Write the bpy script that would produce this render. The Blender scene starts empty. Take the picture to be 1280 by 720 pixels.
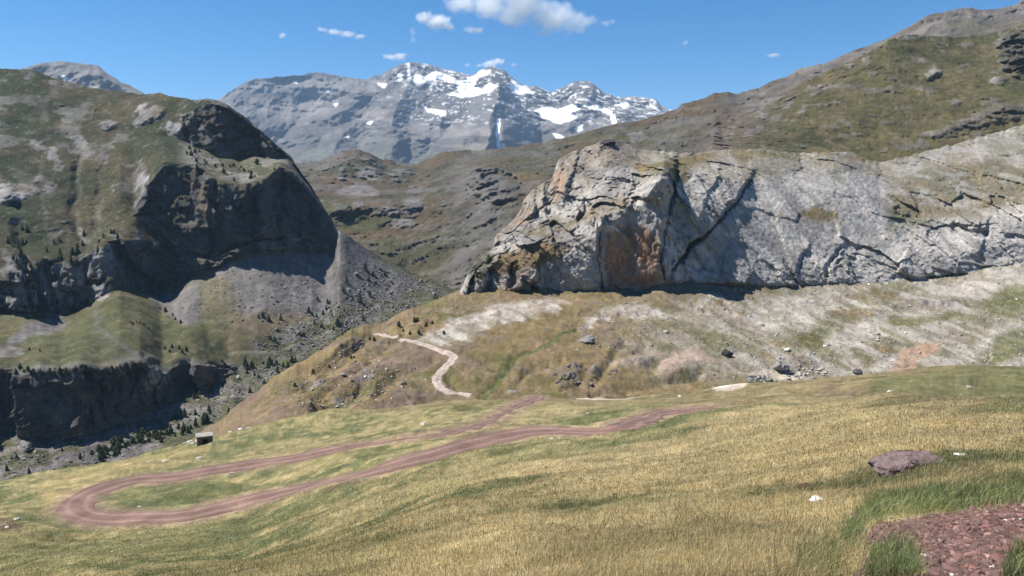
import bpy, bmesh, math, random
import numpy as np
from mathutils import Vector

random.seed(7)
RNG = np.random.default_rng(7)
scene = bpy.context.scene
COL = scene.collection

# ------------------------------------------------------------------ camera model
F_PX = 985.0
HORIZON = 250.0
PITCH = math.atan((360.0 - HORIZON) / F_PX)
SP, CP = math.sin(PITCH), math.cos(PITCH)


def world(px, py, d):
    """point seen in direction (px, py) at forward distance d (metres); the eye is the origin"""
    px = np.asarray(px, float); py = np.asarray(py, float); d = np.asarray(d, float)
    u = (px - 640.0) / F_PX; v = (360.0 - py) / F_PX
    dy = CP + v * SP
    return np.stack([u / dy * d, d + 0 * u, (-SP + v * CP) / dy * d], -1)


def project(P):
    x, y, z = P[..., 0], P[..., 1], P[..., 2]
    f = y * CP - z * SP
    f = np.where(f < 0.05, 0.05, f)
    up = y * SP + z * CP
    return 640.0 + F_PX * x / f, 360.0 - F_PX * up / f


# ------------------------------------------------------------------ noise
_perm = RNG.permutation(256).astype(np.int32)
_g = RNG.normal(size=(256, 3)); _g /= np.linalg.norm(_g, axis=1)[:, None]
_g = _g.astype(np.float32)


def pnoise(P, scale=1.0, off=0.0):
    P = (np.asarray(P, np.float32) / np.float32(scale)) + np.float32(off)
    shp = P.shape[:-1]
    P = P.reshape(-1, 3)
    I = np.floor(P).astype(np.int32)
    Fr = (P - I).astype(np.float32)
    U = Fr * Fr * Fr * (Fr * (Fr * 6 - 15) + 10)
    out = np.zeros(len(P), np.float32)
    for cx in (0, 1):
        wx = U[:, 0] if cx else 1 - U[:, 0]
        hx = _perm[(I[:, 0] + cx) & 255]
        for cy in (0, 1):
            wxy = wx * (U[:, 1] if cy else 1 - U[:, 1])
            hy = _perm[(hx + I[:, 1] + cy) & 255]
            for cz in (0, 1):
                w = wxy * (U[:, 2] if cz else 1 - U[:, 2])
                g = _g[_perm[(hy + I[:, 2] + cz) & 255]]
                out += w * (g[:, 0] * (Fr[:, 0] - cx) + g[:, 1] * (Fr[:, 1] - cy) + g[:, 2] * (Fr[:, 2] - cz))
    return (out * 1.6).reshape(shp)


def fbm(P, scale, octv=4, gain=0.5, off=0.0):
    a, t = 1.0, 0.0
    for k in range(octv):
        t = t + a * pnoise(P, scale, off + 17.3 * k)
        scale /= 2.07; a *= gain
    return t


def ridged(P, scale, octv=4, gain=0.5, off=0.0):
    a, t, n = 1.0, 0.0, 0.0
    for k in range(octv):
        t = t + a * (1 - np.abs(pnoise(P, scale, off + 11.7 * k)) * 1.8)
        n += a
        scale /= 2.1; a *= gain
    return t / n * 2 - 1


def facet(P, scale, seed=0, tilt=1.0):
    """broken-rock relief: space split into cells, each cell a tilted flat face"""
    P = np.asarray(P, np.float32) / np.float32(scale)
    shp = P.shape[:-1]; P = P.reshape(-1, 3)
    I = np.floor(P).astype(np.int32); Fr = P - I
    best = np.full(len(P), 9e9, np.float32); h0 = np.zeros(len(P), np.int32); bd = np.zeros_like(P)
    for a in (-1, 0, 1):
        for b in (-1, 0, 1):
            for c in (-1, 0, 1):
                h = _perm[(_perm[(_perm[(I[:, 0] + a + seed) & 255] + I[:, 1] + b) & 255] + I[:, 2] + c) & 255]
                ctr = _g[h] * .42 + .5 + np.array([a, b, c], np.float32)
                dv = Fr - ctr
                d2 = (dv * dv).sum(1)
                m = d2 < best
                best = np.where(m, d2, best); h0 = np.where(m, h, h0); bd = np.where(m[:, None], dv, bd)
    g = _g[(h0 * 7 + 31) & 255]
    return ((h0 / 255.0 - .5) * .9 + tilt * (g * bd).sum(1)).reshape(shp)


def stepline(X, Y, pts, w, reach, amp):
    """rock left of a crack (listed from top to bottom) stands out by amp metres"""
    p = np.asarray(pts, float)
    xl = np.interp(Y, p[:, 1], p[:, 0])
    sd = (xl - X) * .8
    fy = sstep(p[0, 1] - 8, p[0, 1] + 6, Y) * sstep(p[-1, 1] + 8, p[-1, 1] - 6, Y)
    return amp * sstep(-w, w, sd) * np.clip(1 - sd / reach, 0, 1) * fy


def sstep(a, b, x):
    t = np.clip((x - a) / (b - a), 0, 1)
    return t * t * (3 - 2 * t)


def gauss(a, s, axis):
    if s <= 0:
        return a
    r = int(3 * s) + 1
    k = np.exp(-0.5 * (np.arange(-r, r + 1) / s) ** 2); k /= k.sum()
    n = a.shape[axis]
    idx = np.clip(np.arange(-r, n + r), 0, n - 1)
    ap = np.take(a, idx, axis=axis)
    out = 0
    for i, w in enumerate(k):
        out = out + w * np.take(ap, np.arange(i, i + n), axis=axis)
    return out


# ------------------------------------------------------------------ regions (traced outlines on a land form's own surface)
def poly(X, Y, pts, soft=3.0):
    """~1 inside the outline, 0 outside, soft edge"""
    pts = np.asarray(pts, float)
    m = np.zeros(X.shape, np.float32)
    x0, y0 = pts.min(0) - 2 * soft; x1, y1 = pts.max(0) + 2 * soft
    sel = (X > x0) & (X < x1) & (Y > y0) & (Y < y1)
    if not sel.any():
        return m
    x, y = X[sel], Y[sel]
    ins = np.zeros(x.shape, bool); dist = np.full(x.shape, 1e9)
    for (ax, ay), (bx, by) in zip(pts, np.roll(pts, -1, 0)):
        c = ((ay > y) != (by > y))
        with np.errstate(divide='ignore', invalid='ignore'):
            xi = (bx - ax) * (y - ay) / (by - ay + 1e-12) + ax
        ins ^= c & (x < xi)
        ex, ey = bx - ax, by - ay
        t = np.clip(((x - ax) * ex + (y - ay) * ey) / (ex * ex + ey * ey + 1e-9), 0, 1)
        dist = np.minimum(dist, np.hypot(x - ax - t * ex, y - ay - t * ey))
    sd = np.where(ins, dist, -dist)
    m[sel] = sstep(-soft, soft, sd)
    return m


def line(X, Y, pts, w, soft=None):
    """1 on the polyline falling to 0 at distance w; also signed side"""
    pts = np.asarray(pts, float)
    best = np.full(X.shape, 1e9)
    x0, y0 = pts.min(0) - w * 1.2; x1, y1 = pts.max(0) + w * 1.2
    sel = (X > x0) & (X < x1) & (Y > y0) & (Y < y1)
    if sel.any():
        x, y = X[sel], Y[sel]
        dist = np.full(x.shape, 1e9)
        for (ax, ay), (bx, by) in zip(pts[:-1], pts[1:]):
            ex, ey = bx - ax, by - ay
            t = np.clip(((x - ax) * ex + (y - ay) * ey) / (ex * ex + ey * ey + 1e-9), 0, 1)
            dist = np.minimum(dist, np.hypot(x - ax - t * ex, y - ay - t * ey))
        best[sel] = dist
    return np.clip(1 - best / w, 0, 1)


def ell(X, Y, cx, cy, rx, ry, ang=0.0):
    c, s = math.cos(math.radians(ang)), math.sin(math.radians(ang))
    dx, dy = X - cx, Y - cy
    return np.hypot((dx * c + dy * s) / rx, (-dx * s + dy * c) / ry)


def bump(X, Y, cx, cy, rx, ry, ang=0.0, p=1.0):
    return np.clip(1 - ell(X, Y, cx, cy, rx, ry, ang) ** 2, 0, 1) ** p


# ------------------------------------------------------------------ land forms: surfaces lofted through contour lines
class Land:
    def __init__(self, px0, px1, sx, sy, rows, smooth=2.0, rowsmooth=0.8, jag=None, ldsmooth=10):
        self.px0, self.sx = px0, sx
        PX = np.arange(px0, px1 + sx, sx); self.PX = PX
        R, PYs = [], []
        for r in rows:
            if isinstance(r[0], str):
                if r[0] == 'back':        # continue behind the last line: metres further off, metres up
                    _, dd, dz = r
                    prev = R[-1]
                    hd = np.hypot(prev[:, 0], prev[:, 1])[:, None]
                    Q = prev.copy(); Q[:, :2] *= (1 + dd / hd); Q[:, 2] += dz
                elif r[0] == 'abs':       # [(px, d, z)]
                    a = np.asarray(r[1], float)
                    d = np.interp(PX, a[:, 0], a[:, 1]); z = np.interp(PX, a[:, 0], a[:, 2])
                    u = (PX - 640.0) / F_PX
                    Q = np.stack([u * d * 1.0, d, z], -1)
            else:
                a = np.asarray(r, float)
                py = np.interp(PX, a[:, 0], a[:, 1]); ld = np.interp(PX, a[:, 0], np.log(a[:, 2]))
                py = gauss(py, smooth / sx, 0); ld = gauss(ld, (smooth + ldsmooth) / sx, 0)
                Q = world(PX, py, np.exp(ld))
            R.append(Q)
        W, T = [], []
        for k in range(len(R) - 1):
            ya, yb = project(R[k])[1], project(R[k + 1])[1]
            n = int(np.clip(np.percentile(np.abs(ya - yb), 92) / sy, 3, 420))
            if isinstance(rows[k + 1][0], str):
                n = min(n, 10)
            for i in range(n):
                t = i / n
                W.append(R[k] * (1 - t) + R[k + 1] * t); T.append(k + t)
        W.append(R[-1]); T.append(len(R) - 1.0)
        W = np.array(W)
        if rowsmooth > 0:
            W = gauss(W, rowsmooth, 0)
        self.W = W; self.T = np.array(T)
        for k in (jag or {}):             # broken skyline: only the topmost few metres
            amp, sc, gn = (*jag[k], .6)[:3]
            i = int(np.argmin(np.abs(self.T - k)))
            hd = np.hypot(W[i, :, 0], W[i, :, 1])
            q = np.stack([PX, 0 * PX + 31.7 * k, 0 * PX], -1)
            dz = amp * fbm(q, sc, 5, gn) * hd / F_PX
            Yk = project(W)[1]
            f = np.where(np.arange(len(W))[:, None] >= i, 1.0, np.exp(-np.abs(Yk - Yk[i]) / 5.0))
            W[..., 2] += f * dz
        self.X, self.Y = project(W)
        self.W0 = W.copy()

    def normals(self):
        W = self.W
        du = np.gradient(W, axis=1); dv = np.gradient(W, axis=0)
        n = np.cross(du, dv)
        n /= np.linalg.norm(n, axis=-1)[..., None] + 1e-9
        flip = (n[..., 2:3] < 0) & (np.abs(n[..., 2:3]) > 0.02)
        return np.where(flip, -n, n)

    def ray(self, disp):
        """move metres towards (+) or away from (-) the valley viewpoint, horizontally: relief of a steep face"""
        hd = np.linalg.norm(self.W, axis=-1)
        self.W = self.W * (1 - disp / hd)[..., None]

    def up(self, disp):
        self.W[..., 2] += disp

    def finish(self):
        self.FX, self.FY = project(self.W)

    def P(self, px, py, want_col=False):
        c = (px - self.px0) / self.sx
        i = int(np.clip(math.floor(c), 0, self.W.shape[1] - 2)); f = c - i
        Yc = self.FY[:, i] * (1 - f) + self.FY[:, i + 1] * f
        j = int(np.argmax(Yc <= py)) if (Yc <= py).any() else int(np.argmin(Yc))
        j = max(1, j)
        y0, y1 = Yc[j - 1], Yc[j]
        t = 0.0 if abs(y1 - y0) < 1e-6 else float(np.clip((py - y0) / (y1 - y0), 0, 1))
        A = self.W[j - 1, i] * (1 - f) + self.W[j - 1, i + 1] * f
        B = self.W[j, i] * (1 - f) + self.W[j, i + 1] * f
        p = A * (1 - t) + B * t
        if want_col:
            return p, self.col[j, i]
        return p

    def build(self, name, material, kind='structure'):
        ob = grid_mesh(name, self.W, self.col, self.rock, material)
        ob['kind'] = kind
        return ob


def grid_mesh(name, W, col=None, rock=None, material=None):
    nr, nc = W.shape[:2]
    me = bpy.data.meshes.new(name)
    me.vertices.add(nr * nc)
    me.vertices.foreach_set('co', W.reshape(-1).astype(np.float32))
    idx = np.arange(nr * nc, dtype=np.int32).reshape(nr, nc)
    q = np.stack([idx[:-1, :-1], idx[:-1, 1:], idx[1:, 1:], idx[1:, :-1]], -1).reshape(-1, 4)
    set_faces(me, q)
    if col is not None:
        at = me.color_attributes.new('Col', 'FLOAT_COLOR', 'POINT')
        c = np.ones((nr * nc, 4), np.float32)
        c[:, :3] = np.clip(col.reshape(-1, 3), 0.004, 0.9)
        if rock is not None:
            c[:, 3] = np.clip(rock.reshape(-1), 0, 1)
        at.data.foreach_set('color', c.reshape(-1))
    me.update(); me.validate()
    ob = bpy.data.objects.new(name, me); COL.objects.link(ob)
    if material:
        me.materials.append(material)
    return ob


def set_faces(me, q, smooth=True):
    n, k = q.shape
    me.loops.add(n * k)
    me.loops.foreach_set('vertex_index', q.reshape(-1).astype(np.int32))
    me.polygons.add(n)
    me.polygons.foreach_set('loop_start', (np.arange(n) * k).astype(np.int32))
    me.polygons.foreach_set('loop_total', np.full(n, k, np.int32))
    me.polygons.foreach_set('use_smooth', np.full(n, smooth, bool))
    me.update(calc_edges=True)


def raw_mesh(name, V, faces, material=None, col=None, smooth=False, parent=None):
    me = bpy.data.meshes.new(name)
    me.vertices.add(len(V)); me.vertices.foreach_set('co', np.asarray(V, np.float32).reshape(-1))
    set_faces(me, np.asarray(faces), smooth)
    if col is not None:
        at = me.color_attributes.new('Col', 'FLOAT_COLOR', 'POINT')
        c = np.ones((len(V), 4), np.float32); c[:, :3] = col
        at.data.foreach_set('color', c.reshape(-1))
    ob = bpy.data.objects.new(name, me); COL.objects.link(ob)
    if material:
        me.materials.append(material)
    if parent:
        ob.parent = parent
    return ob


def tag(o, label=None, cat=None, group=None, kind=None):
    if label: o['label'] = label
    if cat: o['category'] = cat
    if group: o['group'] = group
    if kind: o['kind'] = kind
    return o


# ------------------------------------------------------------------ materials
def nodes(name):
    m = bpy.data.materials.new(name); m.use_nodes = True
    nt = m.node_tree; nt.nodes.clear()
    return m, nt


def N(nt, t, **kw):
    n = nt.nodes.new(t)
    for k, v in kw.items():
        if k.startswith('i_'):
            n.inputs[k[2:]].default_value = v
        else:
            setattr(n, k, v)
    return n


def land_material(name, s_big, s_fine, var=0.35, bump=0.5, dist=0.5, s_bump=None, stretch=(1, 1, 1), rot=(0, 0, 0)):
    """colour from the surface's own ground-cover map, broken up by two noises; bump stronger on rock"""
    m, nt = nodes(name); L = nt.links.new
    out = N(nt, 'ShaderNodeOutputMaterial'); b = N(nt, 'ShaderNodeBsdfPrincipled')
    b.inputs['Roughness'].default_value = 0.95
    b.inputs['Specular IOR Level'].default_value = 0.12
    at = N(nt, 'ShaderNodeAttribute', attribute_name='Col')
    tc = N(nt, 'ShaderNodeTexCoord')
    mp = N(nt, 'ShaderNodeMapping'); mp.inputs['Scale'].default_value = stretch; mp.inputs['Rotation'].default_value = rot
    L(tc.outputs['Object'], mp.inputs['Vector'])
    n1 = N(nt, 'ShaderNodeTexNoise', i_Scale=1 / s_big, i_Detail=6.0, i_Roughness=0.65)
    n2 = N(nt, 'ShaderNodeTexNoise', i_Scale=1 / s_fine, i_Detail=5.0, i_Roughness=0.7)
    L(mp.outputs['Vector'], n1.inputs['Vector']); L(mp.outputs['Vector'], n2.inputs['Vector'])
    r1 = N(nt, 'ShaderNodeMapRange'); r1.inputs['From Min'].default_value = 0.3; r1.inputs['From Max'].default_value = 0.7
    r1.inputs['To Min'].default_value = 1 - var; r1.inputs['To Max'].default_value = 1 + var
    L(n1.outputs['Fac'], r1.inputs['Value'])
    r2 = N(nt, 'ShaderNodeMapRange'); r2.inputs['From Min'].default_value = 0.3; r2.inputs['From Max'].default_value = 0.7
    r2.inputs['To Min'].default_value = 1 - var; r2.inputs['To Max'].default_value = 1 + var
    L(n2.outputs['Fac'], r2.inputs['Value'])
    mu = N(nt, 'ShaderNodeMath', operation='MULTIPLY'); L(r1.outputs[0], mu.inputs[0]); L(r2.outputs[0], mu.inputs[1])
    vm = N(nt, 'ShaderNodeVectorMath', operation='SCALE'); L(at.outputs['Color'], vm.inputs[0]); L(mu.outputs[0], vm.inputs['Scale'])
    L(vm.outputs[0], b.inputs['Base Color'])
    sb = s_bump or s_fine
    n3 = N(nt, 'ShaderNodeTexNoise', i_Scale=1 / sb, i_Detail=8.0, i_Roughness=0.72)
    L(mp.outputs['Vector'], n3.inputs['Vector'])
    vo = N(nt, 'ShaderNodeTexVoronoi', feature='F1'); vo.inputs['Scale'].default_value = 1 / (sb * 0.6)
    L(mp.outputs['Vector'], vo.inputs['Vector'])
    ad = N(nt, 'ShaderNodeMath', operation='MULTIPLY_ADD'); L(vo.outputs['Distance'], ad.inputs[0]); ad.inputs[1].default_value = 0.35
    L(n3.outputs['Fac'], ad.inputs[2])
    st = N(nt, 'ShaderNodeMapRange'); st.inputs['To Min'].default_value = bump * 0.5; st.inputs['To Max'].default_value = bump
    L(at.outputs['Alpha'], st.inputs['Value'])
    bp = N(nt, 'ShaderNodeBump', i_Distance=dist)
    L(st.outputs[0], bp.inputs['Strength']); L(ad.outputs[0], bp.inputs['Height'])
    L(bp.outputs[0], b.inputs['Normal'])
    L(b.outputs[0], out.inputs[0])
    return m


def simple_material(name, color, color2=None, scale=5.0, rough=0.9, bump=0.3, dist=0.02, attr=False, trans=0.0):
    m, nt = nodes(name); L = nt.links.new
    out = N(nt, 'ShaderNodeOutputMaterial'); b = N(nt, 'ShaderNodeBsdfPrincipled')
    b.inputs['Roughness'].default_value = rough; b.inputs['Specular IOR Level'].default_value = 0.15
    tc = N(nt, 'ShaderNodeTexCoord')
    n1 = N(nt, 'ShaderNodeTexNoise', i_Scale=scale, i_Detail=7.0, i_Roughness=0.68)
    L(tc.outputs['Object'], n1.inputs['Vector'])
    if attr:
        at = N(nt, 'ShaderNodeAttribute', attribute_name='Col')
        L(at.outputs['Color'], b.inputs['Base Color'])
    else:
        mx = N(nt, 'ShaderNodeMix', data_type='RGBA')
        mx.inputs[6].default_value = (*color, 1); mx.inputs[7].default_value = (*(color2 or color), 1)
        oi = N(nt, 'ShaderNodeObjectInfo'); rr = N(nt, 'ShaderNodeMapRange'); rr.inputs['From Min'].default_value = 0.35; rr.inputs['From Max'].default_value = 0.65
        L(n1.outputs['Fac'], rr.inputs['Value']); L(rr.outputs[0], mx.inputs[0])
        hv = N(nt, 'ShaderNodeHueSaturation'); vr = N(nt, 'ShaderNodeMapRange'); vr.inputs['To Min'].default_value = .72; vr.inputs['To Max'].default_value = 1.3
        L(oi.outputs['Random'], vr.inputs['Value']); L(vr.outputs[0], hv.inputs['Value']); L(mx.outputs[2], hv.inputs['Color']); L(hv.outputs[0], b.inputs['Base Color'])
    if bump:
        bp = N(nt, 'ShaderNodeBump', i_Distance=dist, i_Strength=bump)
        L(n1.outputs['Fac'], bp.inputs['Height']); L(bp.outputs[0], b.inputs['Normal'])
    sh = b.outputs[0]
    if trans:
        tr = N(nt, 'ShaderNodeBsdfTranslucent')
        if attr: L(at.outputs['Color'], tr.inputs['Color'])
        else: L(mx.outputs[2], tr.inputs['Color'])
        ms = N(nt, 'ShaderNodeMixShader', i_Fac=trans)
        L(b.outputs[0], ms.inputs[1]); L(tr.outputs[0], ms.inputs[2]); sh = ms.outputs[0]
    L(sh, out.inputs[0])
    return m


# ------------------------------------------------------------------ ground-cover colours (albedo, linear)
def C(*a): return np.array(a, np.float32)
GREEN = C(.085, .098, .034); OLIVE = C(.125, .110, .045); DRY = C(.27, .195, .080); HEATH = C(.135, .098, .058)
BROWN = C(.19, .135, .072); LIME = C(.37, .355, .345); LIMED = C(.22, .21, .205); SCREE = C(.25, .232, .222); PALE = C(.46, .41, .365)
DARK = C(.10, .097, .095); ORANGE = C(.33, .19, .115); FAR = C(.205, .19, .18); FARL = C(.33, .29, .265); SNOW = C(.86, .87, .88)
RED = C(.17, .088, .078); ROAD = C(.285, .185, .155); PINK = C(.34, .255, .205); BUSH = C(.035, .045, .02)


def mix(c, new, m):
    return c * (1 - m[..., None]) + new * m[..., None]


def soft01(n, lo, hi):
    return sstep(lo, hi, n)


# ================================================================== LAND
STEP = 1.5

# ---- pass hill: the brown hill across the valley head and the grey ridge that rises behind it to the right
pass_hill = Land(330, 1460, STEP, STEP, [
    [(330, 420, 760), (450, 420, 800), (560, 415, 800), (620, 400, 800), (700, 360, 820), (800, 330, 880), (900, 300, 900), (1000, 280, 900), (1280, 220, 850), (1460, 180, 850)],
    [(330, 330, 1050), (380, 330, 1060), (450, 332, 1080), (520, 338, 1080), (560, 340, 1040), (620, 345, 950), (700, 320, 950), (800, 300, 1000), (850, 290, 1000), (950, 260, 1000), (1100, 220, 1000), (1280, 160, 1000), (1460, 100, 1000)],
    [(330, 285, 1240), (380, 285, 1260), (450, 284, 1300), (520, 286, 1260), (560, 290, 1200), (620, 300, 1090), (700, 282, 1100), (800, 262, 1150), (850, 250, 1150), (950, 220, 1200), (1100, 180, 1200), (1280, 120, 1200), (1460, 60, 1200)],
    [(330, 266, 1280), (380, 265, 1300), (412, 262, 1320), (450, 259, 1335), (480, 258, 1330), (520, 257, 1345), (560, 255, 1350), (620, 250, 1270), (700, 240, 1260), (800, 222, 1300), (850, 210, 1300), (950, 180, 1400), (1100, 130, 1500), (1280, 80, 1500), (1460, 20, 1500)],
    [(330, 225, 1580), (380, 226, 1600), (450, 226, 1610), (480, 230, 1590), (520, 232, 1600), (560, 220, 1600), (620, 213, 1500), (700, 205, 1500), (800, 190, 1500), (850, 175, 1500), (950, 145, 1600), (1100, 90, 1700), (1280, 40, 1700), (1460, -20, 1700)],
    [(330, 206, 1850), (378, 203, 1850), (400, 200, 1850), (415, 195, 1850), (430, 188, 1860), (446, 185, 1880), (462, 190, 1900), (478, 198, 1930), (500, 203, 1960), (520, 205, 1960),
     (535, 198, 1930), (550, 190, 1910), (575, 187, 1900), (600, 187, 1880), (650, 182, 1830), (680, 177, 1810), (700, 172, 1800), (730, 165, 1780), (760, 155, 1760), (800, 150, 1750),
     (830, 140, 1780), (843, 136, 1790), (852, 128, 1800), (868, 125, 1800), (880, 122, 1810), (893, 115, 1820), (905, 114, 1830), (920, 116, 1840), (935, 112, 1850), (950, 109, 1870), (960, 102, 1880),
     (985, 94, 1900), (1000, 84, 1900), (1030, 78, 1900), (1060, 66, 1900), (1080, 58, 1900), (1105, 48, 1900), (1125, 37, 1900), (1150, 22, 1900), (1170, 15, 1890), (1195, 9, 1890),
     (1215, 7, 1880), (1225, 10, 1880), (1250, 10, 1860), (1270, 3, 1850), (1290, -6, 1850), (1460, -60, 1850)],
    ('back', 250, -60), ('back', 500, -300)], smooth=1.5, jag={5: (1.6, 14)})
L = pass_hill; X, Y = L.X, L.Y
wob = 7 * fbm(L.W0, 70, 4); wob2 = 7 * fbm(L.W0, 70, 4, off=9.1)
Xw, Yw = X + 1.2 * wob + 3 * fbm(L.W0, 14, 3), Y + 1.0 * wob2 + 3 * fbm(L.W0, 14, 3, off=2)
rk = fbm(L.W0, 60, 5, .6)
crestfade = np.clip((len(L.T) - np.arange(len(L.T))) / 30.0, 0, 1)[:, None]
rel = 16 * fbm(L.W0, 160, 4) + 12 * ridged(L.W0, 60, 5, .6) + 3 * ridged(L.W0, 14, 3)
outc = np.zeros_like(X)
for cx, cy, rx, ry, an, am in [(462, 214, 22, 12, 20, 30), (428, 219, 9, 6, 10, 18), (405, 212, 9, 4, -10, 10), (490, 222, 10, 7, 0, 22), (500, 212, 16, 6, 0, 22), (428, 262, 18, 8, 10, 22),
                               (482, 262, 20, 9, 0, 18), (515, 256, 18, 8, -15, 14), (450, 258, 10, 6, 0, 10), (520, 240, 14, 9, 0, 10), (505, 216, 16, 8, -20, 14),
                               (612, 232, 42, 22, 10, 46), (600, 250, 30, 26, 0, 20), (850, 175, 14, 5, 5, 14), (830, 176, 10, 5, 0, 14), (800, 172, 12, 5, 0, 8),
                               (890, 162, 8, 12, 20, 16)]:
    bb = bump(Xw, Yw, cx, cy, rx, ry, an, 1.0) * np.clip(.75 + .7 * rk, 0, 1.4)
    rel = rel + .95 * am * bb; outc = np.maximum(outc, bb)
# the dark, steep nose of the hill turns away from the sun
rel = rel - 42 * poly(.5 * X + .5 * Xw, .5 * Y + .5 * Yw, [(600, 215), (625, 213), (647, 222), (652, 233), (625, 231), (606, 224)], 1.5) - 22 * poly(.5 * X + .5 * Xw, .5 * Y + .5 * Yw, [(432, 205), (458, 208), (478, 222), (468, 232), (446, 222)], 2)
rel = rel + 25 * poly(Xw, Yw, [(585, 232), (600, 214), (625, 212), (648, 222), (650, 234), (625, 232)], 2) * sstep(652, 585, X)
L.ray(rel * (0.25 + .75 * crestfade))
n = L.normals(); steep = 1 - n[..., 2]
col = np.broadcast_to(HEATH * .8, L.W.shape).copy()
big = fbm(L.W0, 230, 5, .55); fine = fbm(L.W0, 30, 4, .6)
col = mix(col, C(.082, .074, .038), sstep(-.25, .35, big))
col = mix(col, BROWN * .8, sstep(.05, .5, fbm(L.W0, 150, 5, .55, off=40)) * sstep(560, 620, X) * sstep(800, 720, X) * .8)
col = mix(col, C(.055, .062, .032), sstep(.1, .45, fbm(L.W0, 120, 4, off=77)) * .6)
right = sstep(840, 960, X + .6 * (Y - 150) + 40 * big)
col = mix(col, C(.15, .125, .10), right * .85)
col = mix(col, C(.225, .2, .175), right * sstep(-.1, .5, fbm(L.W0, 90, 5, .6, off=5)) * .8)
col = mix(col, C(.105, .105, .05), right * sstep(.1, .4, fbm(L.W0, 200, 4, off=15)) * sstep(1060, 1150, X) * .8)
strat = fbm(L.W0 * np.array([.25, .25, 1.6]), 22, 4, .6)
col = mix(col, C(.11, .10, .095), right * sstep(.15, .5, strat) * .7)
scr = poly(Xw, Yw, [(418, 238), (440, 226), (462, 232), (475, 243), (440, 245)], 3)
scr = np.maximum(scr, .6 * poly(Xw, Yw, [(575, 220), (610, 225), (650, 245), (640, 300), (610, 340), (570, 350), (560, 300)], 8) * sstep(-.3, .4, fine))
scr = np.maximum(scr, .8 * poly(Xw, Yw, [(480, 276), (510, 270), (516, 278), (495, 284)], 3))
col = mix(col, SCREE * .8, scr)
rm = np.clip(sstep(.15, .55, outc) + sstep(.45, .65, steep + .2 * fine), 0, 1)
col = mix(col, LIMED * (.85 + .35 * np.clip(fine, -1, 1)[..., None]), rm * .85)
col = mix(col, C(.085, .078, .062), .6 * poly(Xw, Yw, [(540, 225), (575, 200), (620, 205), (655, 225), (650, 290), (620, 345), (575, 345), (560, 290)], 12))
col = mix(col, C(.20, .17, .185), .6 * poly(Xw, Yw, [(500, 262), (530, 252), (533, 262), (510, 268)], 3))
greens = .7 * poly(Xw, Yw, [(575, 285), (590, 280), (608, 300), (612, 320), (598, 318)], 4)
greens = np.maximum(greens, .6 * poly(Xw, Yw, [(395, 250), (430, 250), (480, 280), (460, 290), (410, 275)], 8))
col = mix(col, C(.07, .08, .03), greens)
rough = sstep(.08, .45, ridged(L.W0, 24, 4, .65, off=70) * .6 + fbm(L.W0, 110, 4, off=71)) * (1 - .5 * right)
col = mix(col, C(.15, .14, .13), rough * .65)
spk = sstep(.42, .6, fbm(L.W0, 9, 3, .7, off=3)) * (.25 + .4 * right)
col = mix(col, LIMED, spk * .5)
L.col = .66 * col * (1 + .18 * fine)[..., None]; L.rock = np.clip(rm + right * .5, 0, 1); L.finish()

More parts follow.
